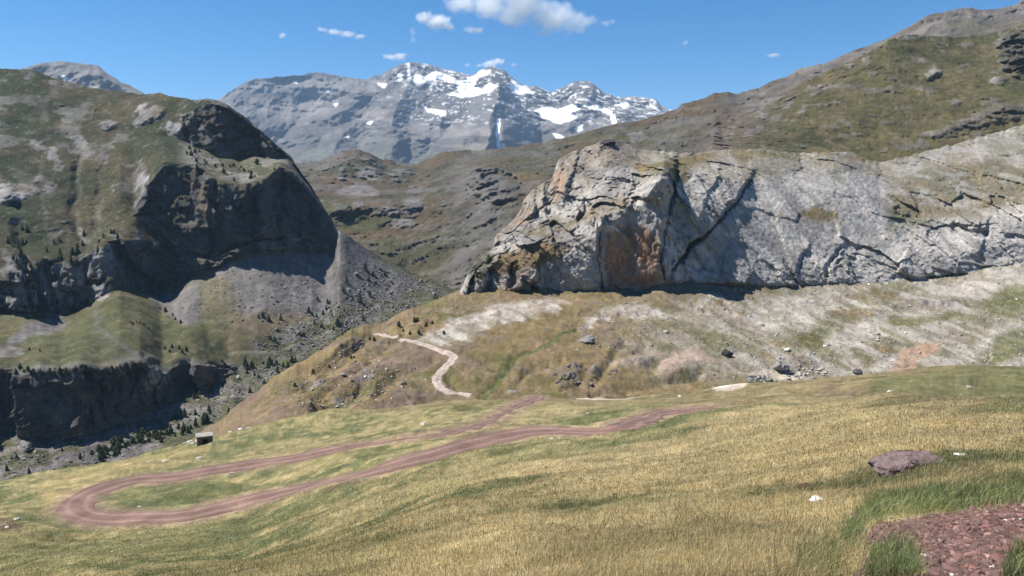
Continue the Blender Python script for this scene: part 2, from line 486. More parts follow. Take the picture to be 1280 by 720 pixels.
# ---- the left mountain with its cliffs, the terrace, the scree fan and the gorge at its foot
def dF(px, py):
    return float(pass_hill.P(px, py)[1])
edge = [(423, 288), (430, 291), (450, 306), (480, 324), (520, 343), (560, 358), (620, 380), (700, 405)]
E = [(x, y, d) for (x, y), d in zip(edge, (868, 871, 885, 902, 918, 928, 915, 905))]
_dx = [-170, 0, 112, 165, 200, 240, 262, 300, 330, 360, 400, 416, 422]
_dd = [40, 40, 55, 63, 55, 40, 28, 3, -15, -35, -62, -70, 0]
left_rows = [
    ('abs', [(-170, 330, -170), (330, 330, -170), (420, 380, -172), (500, 480, -168), (700, 520, -160)]),
    [(-170, 560, 470), (0, 552, 480), (30, 545, 483), (60, 551, 485), (100, 543, 490), (125, 540, 505), (150, 527, 520), (175, 521, 540), (200, 506, 560), (250, 485, 600), (290, 466, 640), (330, 480, 620), (400, 455, 668), (450, 425, 715), (500, 395, 785), (540, 372, 860), (620, 390, 890), (700, 415, 880)],
    [(-170, 468, 482), (0, 463, 487), (25, 468, 489), (50, 460, 492), (75, 464, 495), (100, 457, 498), (125, 463, 512), (150, 455, 528), (175, 450, 546), (188, 458, 554), (204, 470, 566), (222, 458, 585), (245, 455, 604), (285, 459, 640), (300, 455, 650), (330, 455, 655), (400, 435, 700), (450, 405, 748), (500, 380, 812), (540, 362, 885)] + [(620, 385, 905), (700, 409, 900)],
    [(-170, 405, 580), (0, 394, 600), (30, 388, 612), (60, 392, 632), (80, 395, 645), (100, 388, 652), (112, 380, 645), (140, 363, 650), (150, 359, 655), (165, 363, 672), (200, 372, 700), (220, 366, 715), (240, 345, 735), (262, 338, 757), (300, 320, 800), (330, 312, 830), (360, 316, 865), (400, 320, 915), (416, 316, 935)] + E,
    [(-170, 350, 600), (0, 338, 625), (30, 335, 640), (60, 330, 648), (100, 325, 660), (130, 305, 662), (170, 300, 687), (200, 305, 717), (240, 322, 744), (262, 325, 764), (300, 308, 808), (330, 300, 838), (360, 300, 872), (400, 303, 920), (415, 303, 940)] + E,
    [(-170, 310, 640), (0, 300, 670), (100, 290, 700), (150, 282, 702), (170, 270, 712), (200, 290, 735), (225, 303, 752), (250, 318, 767), (265, 322, 774), (300, 306, 810), (330, 298, 840), (360, 298, 874), (400, 300, 922), (415, 300, 942)] + E,
    [(-170, 230, 760), (0, 230, 760), (100, 232, 775), (150, 236, 755), (168, 262, 716), (185, 232, 737), (205, 207, 754), (245, 208, 778), (270, 225, 785), (300, 232, 820), (330, 224, 852), (350, 208, 884), (370, 217, 914), (390, 242, 940), (412, 276, 968)] + E,
    [(-170, 160, 870), (0, 160, 870), (100, 165, 880), (170, 170, 860), (200, 170, 850), (220, 172, 860), (250, 185, 872), (280, 195, 884), (300, 200, 898), (320, 195, 908), (340, 198, 930), (360, 199, 946), (390, 238, 962), (412, 273, 978)] + E,
    [(-170, 112, 980), (0, 110, 950), (100, 125, 950), (170, 127, 930), (200, 132, 895), (220, 150, 872), (240, 140, 880), (260, 130, 888), (285, 138, 894), (300, 147, 906), (330, 169, 926), (350, 186, 941), (370, 206, 954), (390, 236, 965), (412, 271, 981)] + E,
    [(-170, 95, 1050), (0, 84, 1000), (40, 86, 1000), (60, 94, 1000), (85, 101, 990), (110, 108, 985), (150, 114, 970), (180, 117, 960), (200, 116, 940), (225, 121, 910), (245, 124, 897), (260, 122, 892), (272, 125, 892), (285, 131, 897), (300, 142, 907), (315, 153, 917), (330, 166, 928), (350, 184, 943), (363, 194, 952), (372, 210, 957), (390, 234, 968), (400, 254, 974), (412, 270, 984)] + E,
    ('back', 60, -25), ('back', 200, -160), ('back', 300, -200)]
for _k in range(3, 10):
    left_rows[_k] = [(x, y, d + float(np.interp(x, _dx, _dd))) for x, y, d in left_rows[_k]]
left_mountain = Land(-170, 700, STEP, STEP, left_rows, smooth=1.5, rowsmooth=.7, jag={9: (1.1, 12)})
L = left_mountain; X, Y = L.X, L.Y
Tt = np.broadcast_to(L.T[:, None], X.shape)
rk = fbm(L.W0, 35, 5, .6)
Xw = X + 6 * fbm(L.W0, 45, 4); Yw = Y + 6 * fbm(L.W0, 45, 4, off=8.3)
onland = sstep(425, 400, X)      # fades the cliff relief out along the scree edge
body = sstep(2.85, 3.1, Tt) * sstep(9.4, 8.6, Tt) * onland
cl1 = sstep(2.9, 3.1, Tt) * sstep(4.15, 3.9, Tt)
cl2 = sstep(4.9, 5.1, Tt) * sstep(6.15, 5.9, Tt) * sstep(158, 185, X)
cl3 = sstep(6.9, 7.1, Tt) * sstep(8.3, 8.0, Tt) * sstep(215, 235, X)
gorge = sstep(.95, 1.1, Tt) * sstep(2.1, 1.95, Tt) * sstep(300, 280, X)
cliff = np.clip(np.maximum.reduce([cl1, cl2, cl3]) * onland, 0, 1)
Wp = L.W0 + 4 * np.stack([fbm(L.W0, 26, 4), fbm(L.W0, 26, 4, off=4), fbm(L.W0, 26, 4, off=7)], -1)
zz = Wp[..., 2] / 17 + .5 * fbm(L.W0, 80, 3)
ledges = (zz - np.floor(zz))
relc = 22 * facet(Wp * np.array([1, 1, .45]), 60, 2) + 8 * facet(Wp * np.array([1, 1, .7]), 22, 6) + 3.5 * facet(Wp, 9, 8) + 1.2 * facet(Wp, 4, 3) - 5.5 * ledges * sstep(-.5, .3, fbm(L.W0, 90, 3, off=5)) + 11 * ridged(L.W0 * np.array([1, 1, .6]), 75, 4)
relg = 8 * fbm(L.W0, 110, 4) + 3.0 * fbm(L.W0, 28, 4) + 3 * np.clip(facet(Wp, 30, 4), 0, 1) * sstep(0, .4, fbm(L.W0, 55, 5, .6, off=3))
rel = cliff * relc + (body - cliff * body) * relg + gorge * (.8 * relc + 2)
outc = np.zeros_like(X)
for cx, cy, rx, ry, an, am in [(134, 156, 17, 7, -10, 14), (183, 144, 24, 14, -20, 18), (30, 236, 34, 14, -25, 14), (8, 243, 18, 14, 0, 16), (52, 228, 20, 12, 20, 10), (45, 185, 16, 9, 40, 5), (95, 178, 16, 10, 10, 6),
                               (70, 200, 20, 8, 55, 4), (25, 350, 20, 16, 60, 10), (10, 330, 14, 20, 10, 12), (20, 375, 16, 10, 0, 10), (125, 362, 17, 20, 10, 16), (62, 358, 16, 28, -30, 10), (95, 345, 14, 26, -30, 9),
                               (215, 162, 12, 12, 0, 8), (332, 182, 18, 8, 20, 10), (345, 196, 22, 10, 40, 12), (300, 218, 40, 10, 12, 8), (245, 222, 26, 8, 10, 10), (330, 250, 14, 30, 10, 14), (290, 275, 12, 34, 0, 10),
                               (370, 275, 14, 36, 8, 14), (237, 288, 14, 10, 20, 12), (200, 285, 34, 5, 42, 5), (160, 320, 10, 22, 0, 12), (10, 440, 28, 10, 0, 3), (200, 474, 20, 18, -35, 14),
                               (30, 556, 10, 9, 0, 9), (185, 450, 20, 5, 0, 4)]:
    bb = bump(Xw, Yw, cx, cy, rx, ry, an, .9) * np.clip(.8 + .6 * rk, 0, 1.4)
    rel = rel + .75 * am * bb; outc = np.maximum(outc, bb)
for pts, w, dp in [([(110, 330), (106, 360), (108, 385)], 5, 9), ([(60, 330), (72, 392)], 6, 8), ([(28, 322), (40, 392)], 6, 9), ([(160, 335), (168, 362)], 4, 6),
                   ([(268, 232), (262, 320)], 6, 8), ([(312, 235), (318, 312)], 7, 9), ([(352, 215), (350, 312)], 6, 8), ([(388, 245), (395, 315)], 6, 9), ([(100, 180), (92, 240), (98, 300)], 8, 5),
                   ([(60, 90), (70, 130), (95, 200), (100, 260)], 9, 3), ([(140, 170), (125, 230), (118, 290)], 6, 4), ([(20, 280), (35, 330)], 10, 8)]:
    rel = rel - dp * line(Xw, Yw, pts, w)
L.ray(rel * np.where(Tt > 9, .4, 1))
ground = sstep(3.1, 2.8, Tt) * (1 - gorge)
L.up(ground * onland * (2.5 * fbm(L.W0, 60, 4) + .9 * fbm(L.W0, 12, 3)) + ground * (1 - onland) * .5 * fbm(L.W0, 12, 3)
     + 3 * ground * bump(X, Y, 178, 400, 50, 34, 20, .8))
n = L.normals(); steep = 1 - n[..., 2]
big = fbm(L.W0, 150, 5, .55); fine = fbm(L.W0, 14, 4, .65); med = fbm(L.W0, 45, 4, .6, off=21)
col = np.broadcast_to(C(.062, .056, .030), L.W.shape).copy()
col = mix(col, C(.038, .045, .022), sstep(-.2, .4, big + .0035 * (120 - X)))
col = mix(col, C(.095, .076, .048), sstep(.05, .5, med) * .6)
terr = sstep(3.05, 2.9, Tt)
col = mix(col, C(.088, .090, .042), terr * .9)
col = mix(col, C(.115, .10, .052), terr * sstep(0, .5, med) * .8)
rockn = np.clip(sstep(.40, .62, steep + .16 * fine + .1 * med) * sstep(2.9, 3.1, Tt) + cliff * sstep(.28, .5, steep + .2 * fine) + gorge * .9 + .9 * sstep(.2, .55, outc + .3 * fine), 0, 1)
rockn = np.maximum(rockn, sstep(.28, .5, fbm(L.W0, 55, 5, .6, off=3) + .25 * sstep(120, 0, X) * sstep(320, 200, Y)) * .5 * body)
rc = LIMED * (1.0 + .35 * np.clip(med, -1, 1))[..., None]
rc = mix(rc, C(.080, .077, .074) * (1 + .3 * med)[..., None], np.clip(np.maximum(np.maximum(cl2, cl3), np.maximum(gorge, cl1 * sstep(140, 150, X))), 0, 1) * .9)  # shaded cliff and gorge faces painted darker to deepen their shadow
rc = mix(rc, C(.15, .12, .095), sstep(.2, .6, fbm(L.W0, 30, 4, off=60)))
rc = mix(rc, LIME * .85, .7 * poly(X, Y, [(205, 165), (235, 135), (250, 130), (240, 150), (222, 165), (240, 180), (225, 190), (215, 185)], 5))
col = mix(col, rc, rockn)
ledge = sstep(6.0, 6.2, Tt) * sstep(7.1, 6.8, Tt) * sstep(215, 240, X)
col = mix(col, C(.23, .215, .19) * (1 + .3 * med)[..., None], ledge * .85)
col = mix(col, C(.07, .072, .03), ledge * sstep(.0, .3, med + .4 * fine) * .85)
rc = mix(rc, LIME * .9, .8 * poly(Xw, Yw, [(178, 468), (195, 456), (214, 460), (212, 474), (196, 492), (188, 490)], 4))
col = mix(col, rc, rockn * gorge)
scr = poly(Xw, Yw, [(186, 372), (235, 355), (300, 318), (415, 312), (408, 268), (432, 290), (470, 325), (525, 350), (500, 375), (440, 372), (400, 395), (330, 392), (300, 400), (262, 375), (255, 400), (225, 405)], 6)
scr = np.maximum(scr, poly(Xw, Yw, [(-40, 445), (0, 430), (30, 408), (60, 392), (86, 400), (70, 415), (40, 425), (0, 436)], 4))
scr = np.maximum(scr, .8 * poly(Xw, Yw, [(320, 420), (400, 395), (480, 345), (540, 350), (560, 362), (470, 400), (380, 440), (300, 500), (230, 530), (285, 470)], 9) * sstep(-.35, .25, fine + .6 * med))
scr = np.maximum(scr, poly(Xw, Yw, [(-170, 550), (80, 545), (200, 510), (290, 470), (330, 470), (250, 530), (120, 600), (-170, 640)], 8) * sstep(-.4, .2, fine + .5 * med))
scr = np.maximum(scr, .5 * line(Xw, Yw, [(120, 385), (125, 410), (150, 430), (190, 458)], 7))
col = mix(col, SCREE * .62, scr * (1 - rockn) * sstep(3.4, 3.0, Tt * (X < 417)))
col = mix(col, C(.155, .135, .075), .75 * poly(Xw, Yw, [(245, 342), (285, 352), (305, 395), (290, 425), (262, 420), (250, 385)], 7))
col = mix(col, C(.16, .125, .085), .7 * poly(Xw, Yw, [(300, 390), (370, 385), (395, 398), (330, 418), (290, 412)], 8))
for pts, w in [([(285, 442), (350, 438), (420, 412), (468, 384), (480, 376)], 1.3), ([(255, 497), (330, 493), (380, 480)], 1.2)]:
    col = mix(col, C(.27, .235, .19), line(X, Y, pts, w * 1.6) * .9)
stk = fbm(np.stack([X, Y * .16, 0 * X], -1), 9, 4, .6)
col = col * (1 + .28 * stk * scr)[..., None]
col = mix(col, C(.05, .052, .03), .85 * sstep(.1, .7, bump(Xw, Yw, 221, 436, 17, 5)))
# gullies of pale debris down the left slope
for pts, w in [([(100, 180), (98, 230), (100, 300)], 4), ([(55, 195), (50, 245), (62, 300)], 5), ([(120, 235), (116, 300)], 3), ([(130, 250), (122, 300)], 2), ([(20, 215), (60, 240)], 12), ([(70, 110), (52, 128), (56, 150)], 8)]:
    col = mix(col, C(.17, .155, .135), .4 * sstep(0, .8, line(Xw, Yw, pts, w)) * (.6 + .4 * fine))
spk = sstep(.5, .65, fbm(L.W0, 5, 3, .7, off=3))
col = mix(col, LIME * .8, spk * .22 * (1 - cliff))
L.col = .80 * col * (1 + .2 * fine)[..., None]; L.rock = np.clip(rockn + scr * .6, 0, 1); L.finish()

# ---- spur and talus between the meadow and the limestone cliff
talus = Land(200, 1470, STEP, STEP, [
    ('abs', [(200, 200, -95), (285, 200, -85), (470, 200, -78), (700, 220, -78), (1000, 230, -82), (1280, 240, -82), (1470, 240, -80)]),
    [(200, 615, 230), (285, 552, 235), (310, 526, 238), (370, 508, 240), (470, 500, 250), (560, 496, 260), (700, 492, 270), (850, 484, 298), (1000, 474, 328), (1130, 468, 340), (1280, 464, 350), (1470, 455, 350)],
    [(200, 610, 234), (285, 546, 240), (310, 522, 246), (370, 490, 258), (470, 450, 287), (560, 440, 302), (700, 440, 312), (850, 440, 340), (1000, 430, 365), (1130, 430, 375), (1280, 420, 390), (1470, 405, 395)],
    [(200, 605, 237), (285, 543, 243), (310, 519, 251), (370, 476, 266), (470, 425, 325), (560, 400, 350), (700, 400, 362), (850, 390, 390), (1000, 390, 411), (1130, 390, 421), (1280, 370, 436), (1470, 345, 445)],
    [(200, 600, 240), (285, 540, 245), (310, 517, 255), (345, 488, 263), (370, 470, 270), (404, 448, 290), (445, 423, 320), (468, 415, 340), (500, 402, 360), (530, 388, 378), (560, 376, 395), (575, 371, 400), (620, 361, 402), (650, 359, 407), (690, 363, 410), (800, 362, 414), (830, 351, 423), (850, 351, 433), (900, 350, 438), (950, 352, 444), (1000, 353, 455), (1060, 351, 460), (1130, 351, 465), (1200, 343, 474), (1280, 322, 487), (1470, 285, 500)],
    ('back', 25, 1), ('back', 40, -75)], smooth=2, rowsmooth=1.5, jag={4: (3.4, 46, .72)})
L = talus; X, Y = L.X, L.Y
Tt = np.broadcast_to(L.T[:, None], X.shape)
Xw = X + 5 * fbm(L.W0, 22, 4); Yw = Y + 4 * fbm(L.W0, 22, 4, off=8.3)
fade = sstep(4.6, 3.8, Tt) * .75 + .25
left = sstep(640, 540, X)
L.up(fade * ((1.4 + .5 * left) * fbm(L.W0, 38, 4) + .7 * fbm(L.W0, 9, 4) + .3 * ridged(L.W0, 5, 3) + .9 * np.clip(facet(L.W0, 7, 3), -.1, 1) * sstep(.0, .5, fbm(L.W0, 30, 4, off=44))))
# gullies, benches and knobs
gul = 0; rk = fbm(L.W0, 5, 4, .6)
for pts, w, dp in [([(604, 492), (625, 470), (650, 442), (700, 420), (760, 400)], 9, 1.0), ([(455, 480), (430, 500), (400, 520)], 16, 3.5), ([(985, 468), (1010, 455), (940, 410), (905, 378)], 5, .6),
                   ([(870, 470), (820, 478), (740, 492)], 8, 1.5), ([(505, 418), (470, 440), (425, 478), (395, 505)], 8, 1.6), ([(540, 400), (525, 418)], 6, 1), ([(540, 445), (500, 462), (470, 495)], 9, 1.6), ([(455, 430), (420, 458), (385, 488)], 7, 1.3), ([(640, 470), (600, 450), (580, 440)], 7, 1.0), ([(700, 450), (660, 462), (640, 485)], 8, 1.3), ([(780, 430), (760, 455), (740, 480)], 8, 1.3), ([(560, 470), (575, 485)], 7, 1.0)]:
    gul = gul - dp * line(X + 4 * fbm(L.W0, 14, 3), Y, pts, w) * (1 + .5 * rk)
outc = np.zeros_like(X)
for cx, cy, rx, ry, an, am in [(715, 470, 30, 10, -25, 4.5), (745, 465, 14, 9, 0, 3.5), (640, 487, 9, 7, 0, 2.5), (732, 424, 10, 5, -10, 2.5), (800, 452, 24, 6, 0, 3.0), (850, 458, 36, 14, -15, 4.0), (975, 458, 16, 9, 10, 2.5), (918, 440, 9, 5, 0, 1.5),
                               (1165, 381, 62, 7, -5, 5), (455, 470, 18, 10, -20, 2.5), (600, 420, 20, 6, -12, 1.2), (683, 415, 10, 4, 0, 1.2), (425, 495, 16, 9, -30, 2), (395, 480, 16, 6, -30, 1.8), (1010, 452, 24, 8, 10, 1.6)]:
    bb = bump(Xw, Yw, cx, cy, rx, ry, an, 1.0) * (np.clip(.75 + .8 * rk, 0, 1.5) if (cx, cy) != (850, 458) else 1.0)
    gul = gul + .5 * am * bb; outc = np.maximum(outc, bb if (cx, cy) not in [(850, 458)] else 0)
L.up(gul)
n = L.normals(); steep = 1 - n[..., 2]
big = fbm(L.W0, 60, 5, .55); fine = fbm(L.W0, 5, 4, .65); med = fbm(L.W0, 18, 4, .6, off=21)
col = np.broadcast_to(C(.185, .138, .068), L.W.shape).copy()
col = mix(col, C(.125, .108, .045), sstep(-.15, .4, big))
col = mix(col, C(.215, .15, .095), sstep(.1, .5, med) * .6)
col = mix(col, C(.16, .13, .11), sstep(.1, .5, fbm(L.W0, 30, 4, off=44)) * sstep(-.1, .4, fine) * .7)
col = mix(col, C(.19, .135, .105), left * sstep(-.2, .4, fbm(L.W0, 25, 4, off=31)) * .7)
talm = (1 - .6 * sstep(378, 366, Y + 6 * med) * sstep(1010, 960, X)) * sstep(700, 900, X + 60 * big) * sstep(488, 455, Y + 10 * med)
stre = fbm(np.stack([X * .62 + Y * .78, (X * -.78 + Y * .62) * .10, 0 * X], -1), 9, 4, .6) if False else fbm(L.W0 * np.array([1.0, .28, 1.0]) + L.W0[..., 1:2] * np.array([.55, 0, 0]), 9, 4, .6)
ta = C(.265, .232, .180) * np.ones_like(col)
ta = mix(ta, C(.14, .135, .075), sstep(.05, .3, stre + .3 * big + .25 * fine) * .8)
ta = mix(ta, C(.385, .355, .31), sstep(.12, .45, -stre + .25 * med) * sstep(840, 980, X) * .8)
col = mix(col, ta, talm * sstep(-.55, -.05, med + .2))
Xs = X + 9 * stre; Ys = Y + 4 * stre
pal = 0
for pts, s in [([(520, 424), (560, 400), (620, 380), (688, 372), (706, 377), (700, 388), (640, 405), (560, 428)], 4), ([(724, 412), (735, 398), (762, 386), (800, 380), (850, 395), (856, 400), (800, 400), (770, 396)], 4),
               ([(868, 384), (885, 374), (902, 368), (896, 376), (880, 386)], 2), ([(925, 395), (970, 372), (1040, 366), (1048, 390), (1010, 410), (950, 408)], 7), ([(1040, 425), (1075, 400), (1110, 395), (1100, 420), (1060, 440)], 6),
               ([(1080, 466), (1110, 445), (1140, 440), (1125, 467)], 4), ([(1170, 460), (1230, 425), (1260, 405), (1280, 398), (1280, 415), (1230, 445), (1190, 468)], 5), ([(1130, 375), (1210, 350), (1280, 325), (1400, 300), (1400, 340), (1280, 355), (1210, 375)], 8),
               ([(1240, 462), (1280, 445), (1400, 430), (1400, 470)], 5)]:
    pal = np.maximum(pal, poly(Xs, Ys, pts, s))
col = mix(col, C(.40, .365, .32), pal * (.5 + .5 * sstep(-.15, .1, -stre + .6 * fine)))
col = mix(col, C(.36, .235, .165), .85 * poly(Xw, Yw, [(1110, 468), (1125, 440), (1150, 428), (1178, 428), (1172, 440), (1150, 452), (1140, 468)], 4))
grn = np.maximum.reduce([poly(Xw, Yw, [(1100, 400), (1160, 395), (1200, 388), (1180, 405), (1120, 415)], 5), poly(Xw, Yw, [(1225, 375), (1260, 360), (1290, 362), (1280, 390), (1235, 395)], 5), poly(Xw, Yw, [(1230, 460), (1245, 420), (1280, 405), (1400, 400), (1400, 440), (1280, 450)], 6),
                         .8 * poly(Xw, Yw, [(1000, 425), (1030, 400), (1045, 405), (1035, 425)], 5), .7 * poly(Xw, Yw, [(880, 415), (950, 420), (960, 440), (880, 445)], 7)])
col = mix(col, C(.115, .118, .045), grn * .8)
for pts, w in [([(602, 492), (625, 470), (640, 450)], 6), ([(634, 450), (655, 440), (700, 422), (720, 412)], 4), ([(470, 478), (430, 500), (405, 518)], 7)]:
    col = mix(col, C(.085, .095, .035), .85 * sstep(0, .6, line(Xw, Yw, pts, w)))
col = mix(col, C(.40, .335, .26), .7 * line(X + 2 * fine, Y, [(900, 370), (918, 390), (945, 412), (985, 448)], 4))
col = mix(col, C(.40, .36, .30), .7 * line(X + 2 * fine, Y, [(1245, 400), (1240, 430), (1238, 450), (1222, 464)], 2.2))
col = mix(col, PINK, .85 * poly(.4 * Xw + .6 * X, .4 * Yw + .6 * Y, [(822, 455), (845, 438), (870, 436), (893, 448), (880, 452), (860, 456), (845, 468), (822, 470)], 3))
col = mix(col, C(.36, .29, .23), .7 * poly(Xw, Yw, [(760, 452), (800, 443), (830, 442), (822, 450), (770, 458)], 3))
col = mix(col, C(.50, .43, .35), .8 * poly(Xw, Yw, [(925, 466), (960, 458), (1005, 466), (1030, 470), (960, 474)], 3))
rm = np.clip(sstep(.35, .7, outc + .25 * fine) + sstep(.5, .7, steep), 0, 1) * sstep(4.3, 4.0, Tt)
col = mix(col, C(.19, .165, .155) * (1 + .3 * med)[..., None], rm * .9)
spk = sstep(.40, .55, fbm(L.W0, 1.7, 2, .7, off=3)) * (.35 + .5 * talm)
col = mix(col, C(.42, .40, .37), spk * .4)
L.col = .80 * col * (1 + .16 * fine)[..., None]; L.rock = np.clip(rm + talm * .6 + pal * .4, 0, 1); L.finish()

# ---- limestone cliff massif
cliff_land = Land(562, 1470, 1.3, 1.3, [
    [(562, 384, 396), (575, 382, 400), (620, 372, 400), (690, 374, 408), (800, 374, 412), (830, 362, 420), (850, 362, 430), (1000, 366, 447), (1130, 362, 458), (1200, 356, 466), (1280, 338, 478), (1470, 300, 488)],
    [(562, 378, 398), (575, 374, 400), (590, 374, 401), (620, 363, 402), (650, 360, 406), (690, 364, 409), (800, 364, 413), (815, 360, 417), (830, 352, 419), (850, 352, 426), (900, 352, 430), (950, 354, 438), (1000, 355, 449), (1060, 352, 457), (1130, 352, 462), (1200, 345, 470), (1280, 325, 482), (1470, 288, 494)],
    [(562, 377, 400), (575, 371, 401), (590, 345, 404), (620, 328, 408), (650, 312, 413), (690, 305, 416), (720, 298, 419), (745, 272, 420), (800, 258, 421), (825, 222, 428), (835, 225, 431), (850, 255, 439), (900, 270, 455), (950, 290, 466), (1000, 300, 476), (1060, 308, 482), (1100, 308, 486), (1130, 300, 490), (1200, 285, 501), (1280, 265, 514), (1470, 230, 525)],
    [(562, 376, 404), (575, 367, 405), (590, 335, 410), (620, 308, 426), (650, 280, 437), (690, 256, 442), (720, 240, 446), (760, 225, 446), (800, 216, 452), (830, 204, 458), (850, 215, 466), (900, 220, 484), (950, 230, 497), (1000, 235, 507), (1060, 240, 514), (1100, 248, 520), (1130, 240, 530), (1200, 230, 545), (1280, 215, 562), (1470, 180, 575)],
    [(562, 375, 408), (575, 365, 409), (584, 342, 412), (590, 330, 414), (600, 318, 424), (616, 312, 432), (620, 293, 440), (640, 276, 448), (650, 264, 456), (654, 250, 460), (666, 236, 464), (690, 222, 470), (699, 198, 476), (712, 190, 480), (735, 183, 484), (752, 175, 488), (765, 172, 490), (785, 180, 494), (800, 186, 500), (840, 190, 510), (870, 191, 518), (895, 188, 530), (950, 186, 545), (1000, 191, 552), (1040, 189, 558), (1060, 191, 562), (1085, 199, 566), (1100, 203, 568), (1130, 196, 578), (1200, 178, 604), (1280, 155, 642), (1470, 100, 700)],
    ('back', 30, -3), ('back', 90, -12), ('back', 120, -60)], smooth=1.2, rowsmooth=.7, jag={4: (1.6, 9)}, ldsmooth=7)
L = cliff_land; X, Y = L.X, L.Y
Tt = np.broadcast_to(L.T[:, None], X.shape)
Xw = X + 5 * fbm(L.W0, 16, 4); Yw = Y + 5 * fbm(L.W0, 16, 4, off=8.3)
onc = sstep(.6, 1.05, Tt) * sstep(4.3, 3.7, Tt)
lft = sstep(1150, 1050, X)
# strata and flutings dip towards the lower left
dip = L.W0 @ np.array([[.80, .0, .60], [0, .45, 0], [-.16, 0, .22]]).T
Wp = L.W0 + 1.6 * np.stack([fbm(L.W0, 9, 3), fbm(L.W0, 9, 3, off=4), fbm(L.W0, 9, 3, off=7)], -1)
dipw = Wp @ np.array([[.80, .0, .60], [0, .45, 0], [-.16, 0, .22]]).T
rel = 5.5 * facet(Wp * np.array([1, 1, .6]), 30, 1) + 3.4 * facet(dipw, 12, 5) + 1.3 * facet(dipw, 5, 9) + .8 * facet(Wp, 3.2, 12) + 1.0 * ridged(dip, 11, 4, .6) + 2.0 * fbm(L.W0, 55, 3)
crk_d = sstep(.86, .97, 1 - np.abs(pnoise(dip, 9, 3.0) + .35 * pnoise(L.W0, 3, 9.0)))
slab = poly(X, Y, [(860, 335), (950, 215), (1110, 215), (1120, 300), (1000, 340)], 25)
rel = rel * (1 - .72 * slab) * (1 - .25 * sstep(1040, 1120, X)) * (1 - .65 * poly(X, Y, [(752, 288), (800, 268), (824, 290), (828, 350), (812, 366), (752, 366)], 6))
calm = sstep(2.4, 3.4, Tt + .4 * fbm(L.W0, 30, 3))
rel = rel * (1 - .5 * calm)
outc = np.zeros_like(X)
for cx, cy, rx, ry, an, am in [(890, 270, 75, 38, -48, 5), (860, 300, 30, 60, 20, 2), (1000, 300, 130, 70, -12, 7), (1060, 260, 90, 60, 0, 3), (765, 270, 60, 60, 0, 2), (720, 320, 60, 46, -15, 5), (660, 335, 22, 34, 0, 5), (596, 350, 14, 24, 10, 4), (612, 322, 11, 10, 0, 6),
                               (600, 350, 10, 30, 15, 3), (655, 240, 16, 24, 35, 5), (690, 225, 10, 34, 20, 5), (715, 220, 12, 42, 22, 4), (760, 205, 50, 30, -12, 4), (752, 176, 26, 8, 8, 4), (1180, 315, 75, 34, -8, 7), (1110, 322, 40, 30, 0, 6), (1260, 290, 60, 30, -12, 6),
                               (1040, 202, 42, 16, 5, 4), (945, 205, 60, 20, 0, 3), (1230, 195, 80, 24, -15, 5), (815, 215, 24, 34, 20, 5)]:
    rel = rel + .8 * am * bump(Xw, Yw, cx, cy, rx, ry, an, .9)
Xc = X + 4.5 * fbm(L.W0, 14, 5, .65, off=33)
for st in [([(846, 196), (844, 224), (836, 260), (828, 295), (826, 320), (829, 346)], 1.6, 36, 7), ([(944, 212), (932, 232), (906, 268), (882, 291), (862, 306), (843, 335), (839, 350)], 2.0, 60, 4.5), ([(755, 272), (750, 310), (749, 362)], 1.5, 34, 4.5),
           ([(692, 202), (686, 235), (683, 265)], 1.6, 22, 5), ([(674, 322), (669, 364)], 1.6, 26, 4.5), ([(616, 335), (608, 376)], 1.6, 20, 5.5), ([(644, 326), (637, 368)], 1.6, 20, 4.5), ([(728, 184), (716, 215), (704, 250)], 1.6, 22, 4),
           ([(1010, 305), (1000, 345)], 1.6, 30, 3), ([(1058, 298), (1042, 340)], 1.6, 30, 3), ([(1135, 300), (1120, 345)], 2, 40, -3), ([(905, 205), (885, 245), (872, 275)], 1.6, 26, 3), ([(1235, 270), (1225, 320)], 2, 40, 4), ([(668, 250), (664, 268)], 1.5, 18, 7), ([(795, 225), (780, 262)], 1.6, 30, 3)]:
    rel = rel + stepline(Xc, Y, *st)
slot = np.maximum.reduce([sstep(0, .6, line(Xc, Y, p, w)) * a for p, w, a in [
    ([(845, 216), (843, 232), (838, 250), (834, 264)], 7, 1.0), ([(834, 264), (828, 292), (825, 320), (829, 348)], 2.6, .6), ([(938, 226), (928, 240), (906, 270), (884, 292)], 2.6, .55), ([(884, 292), (862, 308), (844, 336)], 3.6, .7),
    ([(751, 290), (748, 330), (749, 362)], 3, .5), ([(688, 215), (684, 240), (681, 266)], 4, .6), ([(650, 262), (637, 275)], 4, .5), ([(672, 330), (669, 364)], 3, .45), ([(640, 330), (636, 366)], 3, .45), ([(613, 340), (608, 374)], 3.5, .6), ([(1030, 345), (1042, 322), (1052, 308)], 3, .35), ([(1000, 340), (1006, 318)], 3, .3)]])
rel = rel - 9 * slot
for pts, w, dp in [ ([(655, 258), (640, 270)], 5, 5), ([(1195, 285), (1215, 294), (1230, 292)], 9, 6), ([(1262, 296), (1290, 300)], 7, 4), ([(1120, 345), (1150, 352), (1190, 346)], 6, 3.5), ([(872, 300), (858, 312), (852, 326)], 4, 4)]:
    k = line(Xw * .5 + X * .5, Yw * .5 + Y * .5, pts, w)
    rel = rel - dp * sstep(0, .75, k)
L.ray((rel - .9 * crk_d * (1 - .7 * sstep(840, 900, X))) * np.clip(onc, .12, 1) * sstep(566, 590, X))
n = L.normals(); steep = 1 - n[..., 2]
big = fbm(L.W0, 70, 5, .55); fine = fbm(L.W0, 4, 4, .65); med = fbm(L.W0, 16, 4, .6, off=21)
col = C(.385, .362, .34) * (1 + .2 * med + .14 * fine)[..., None]
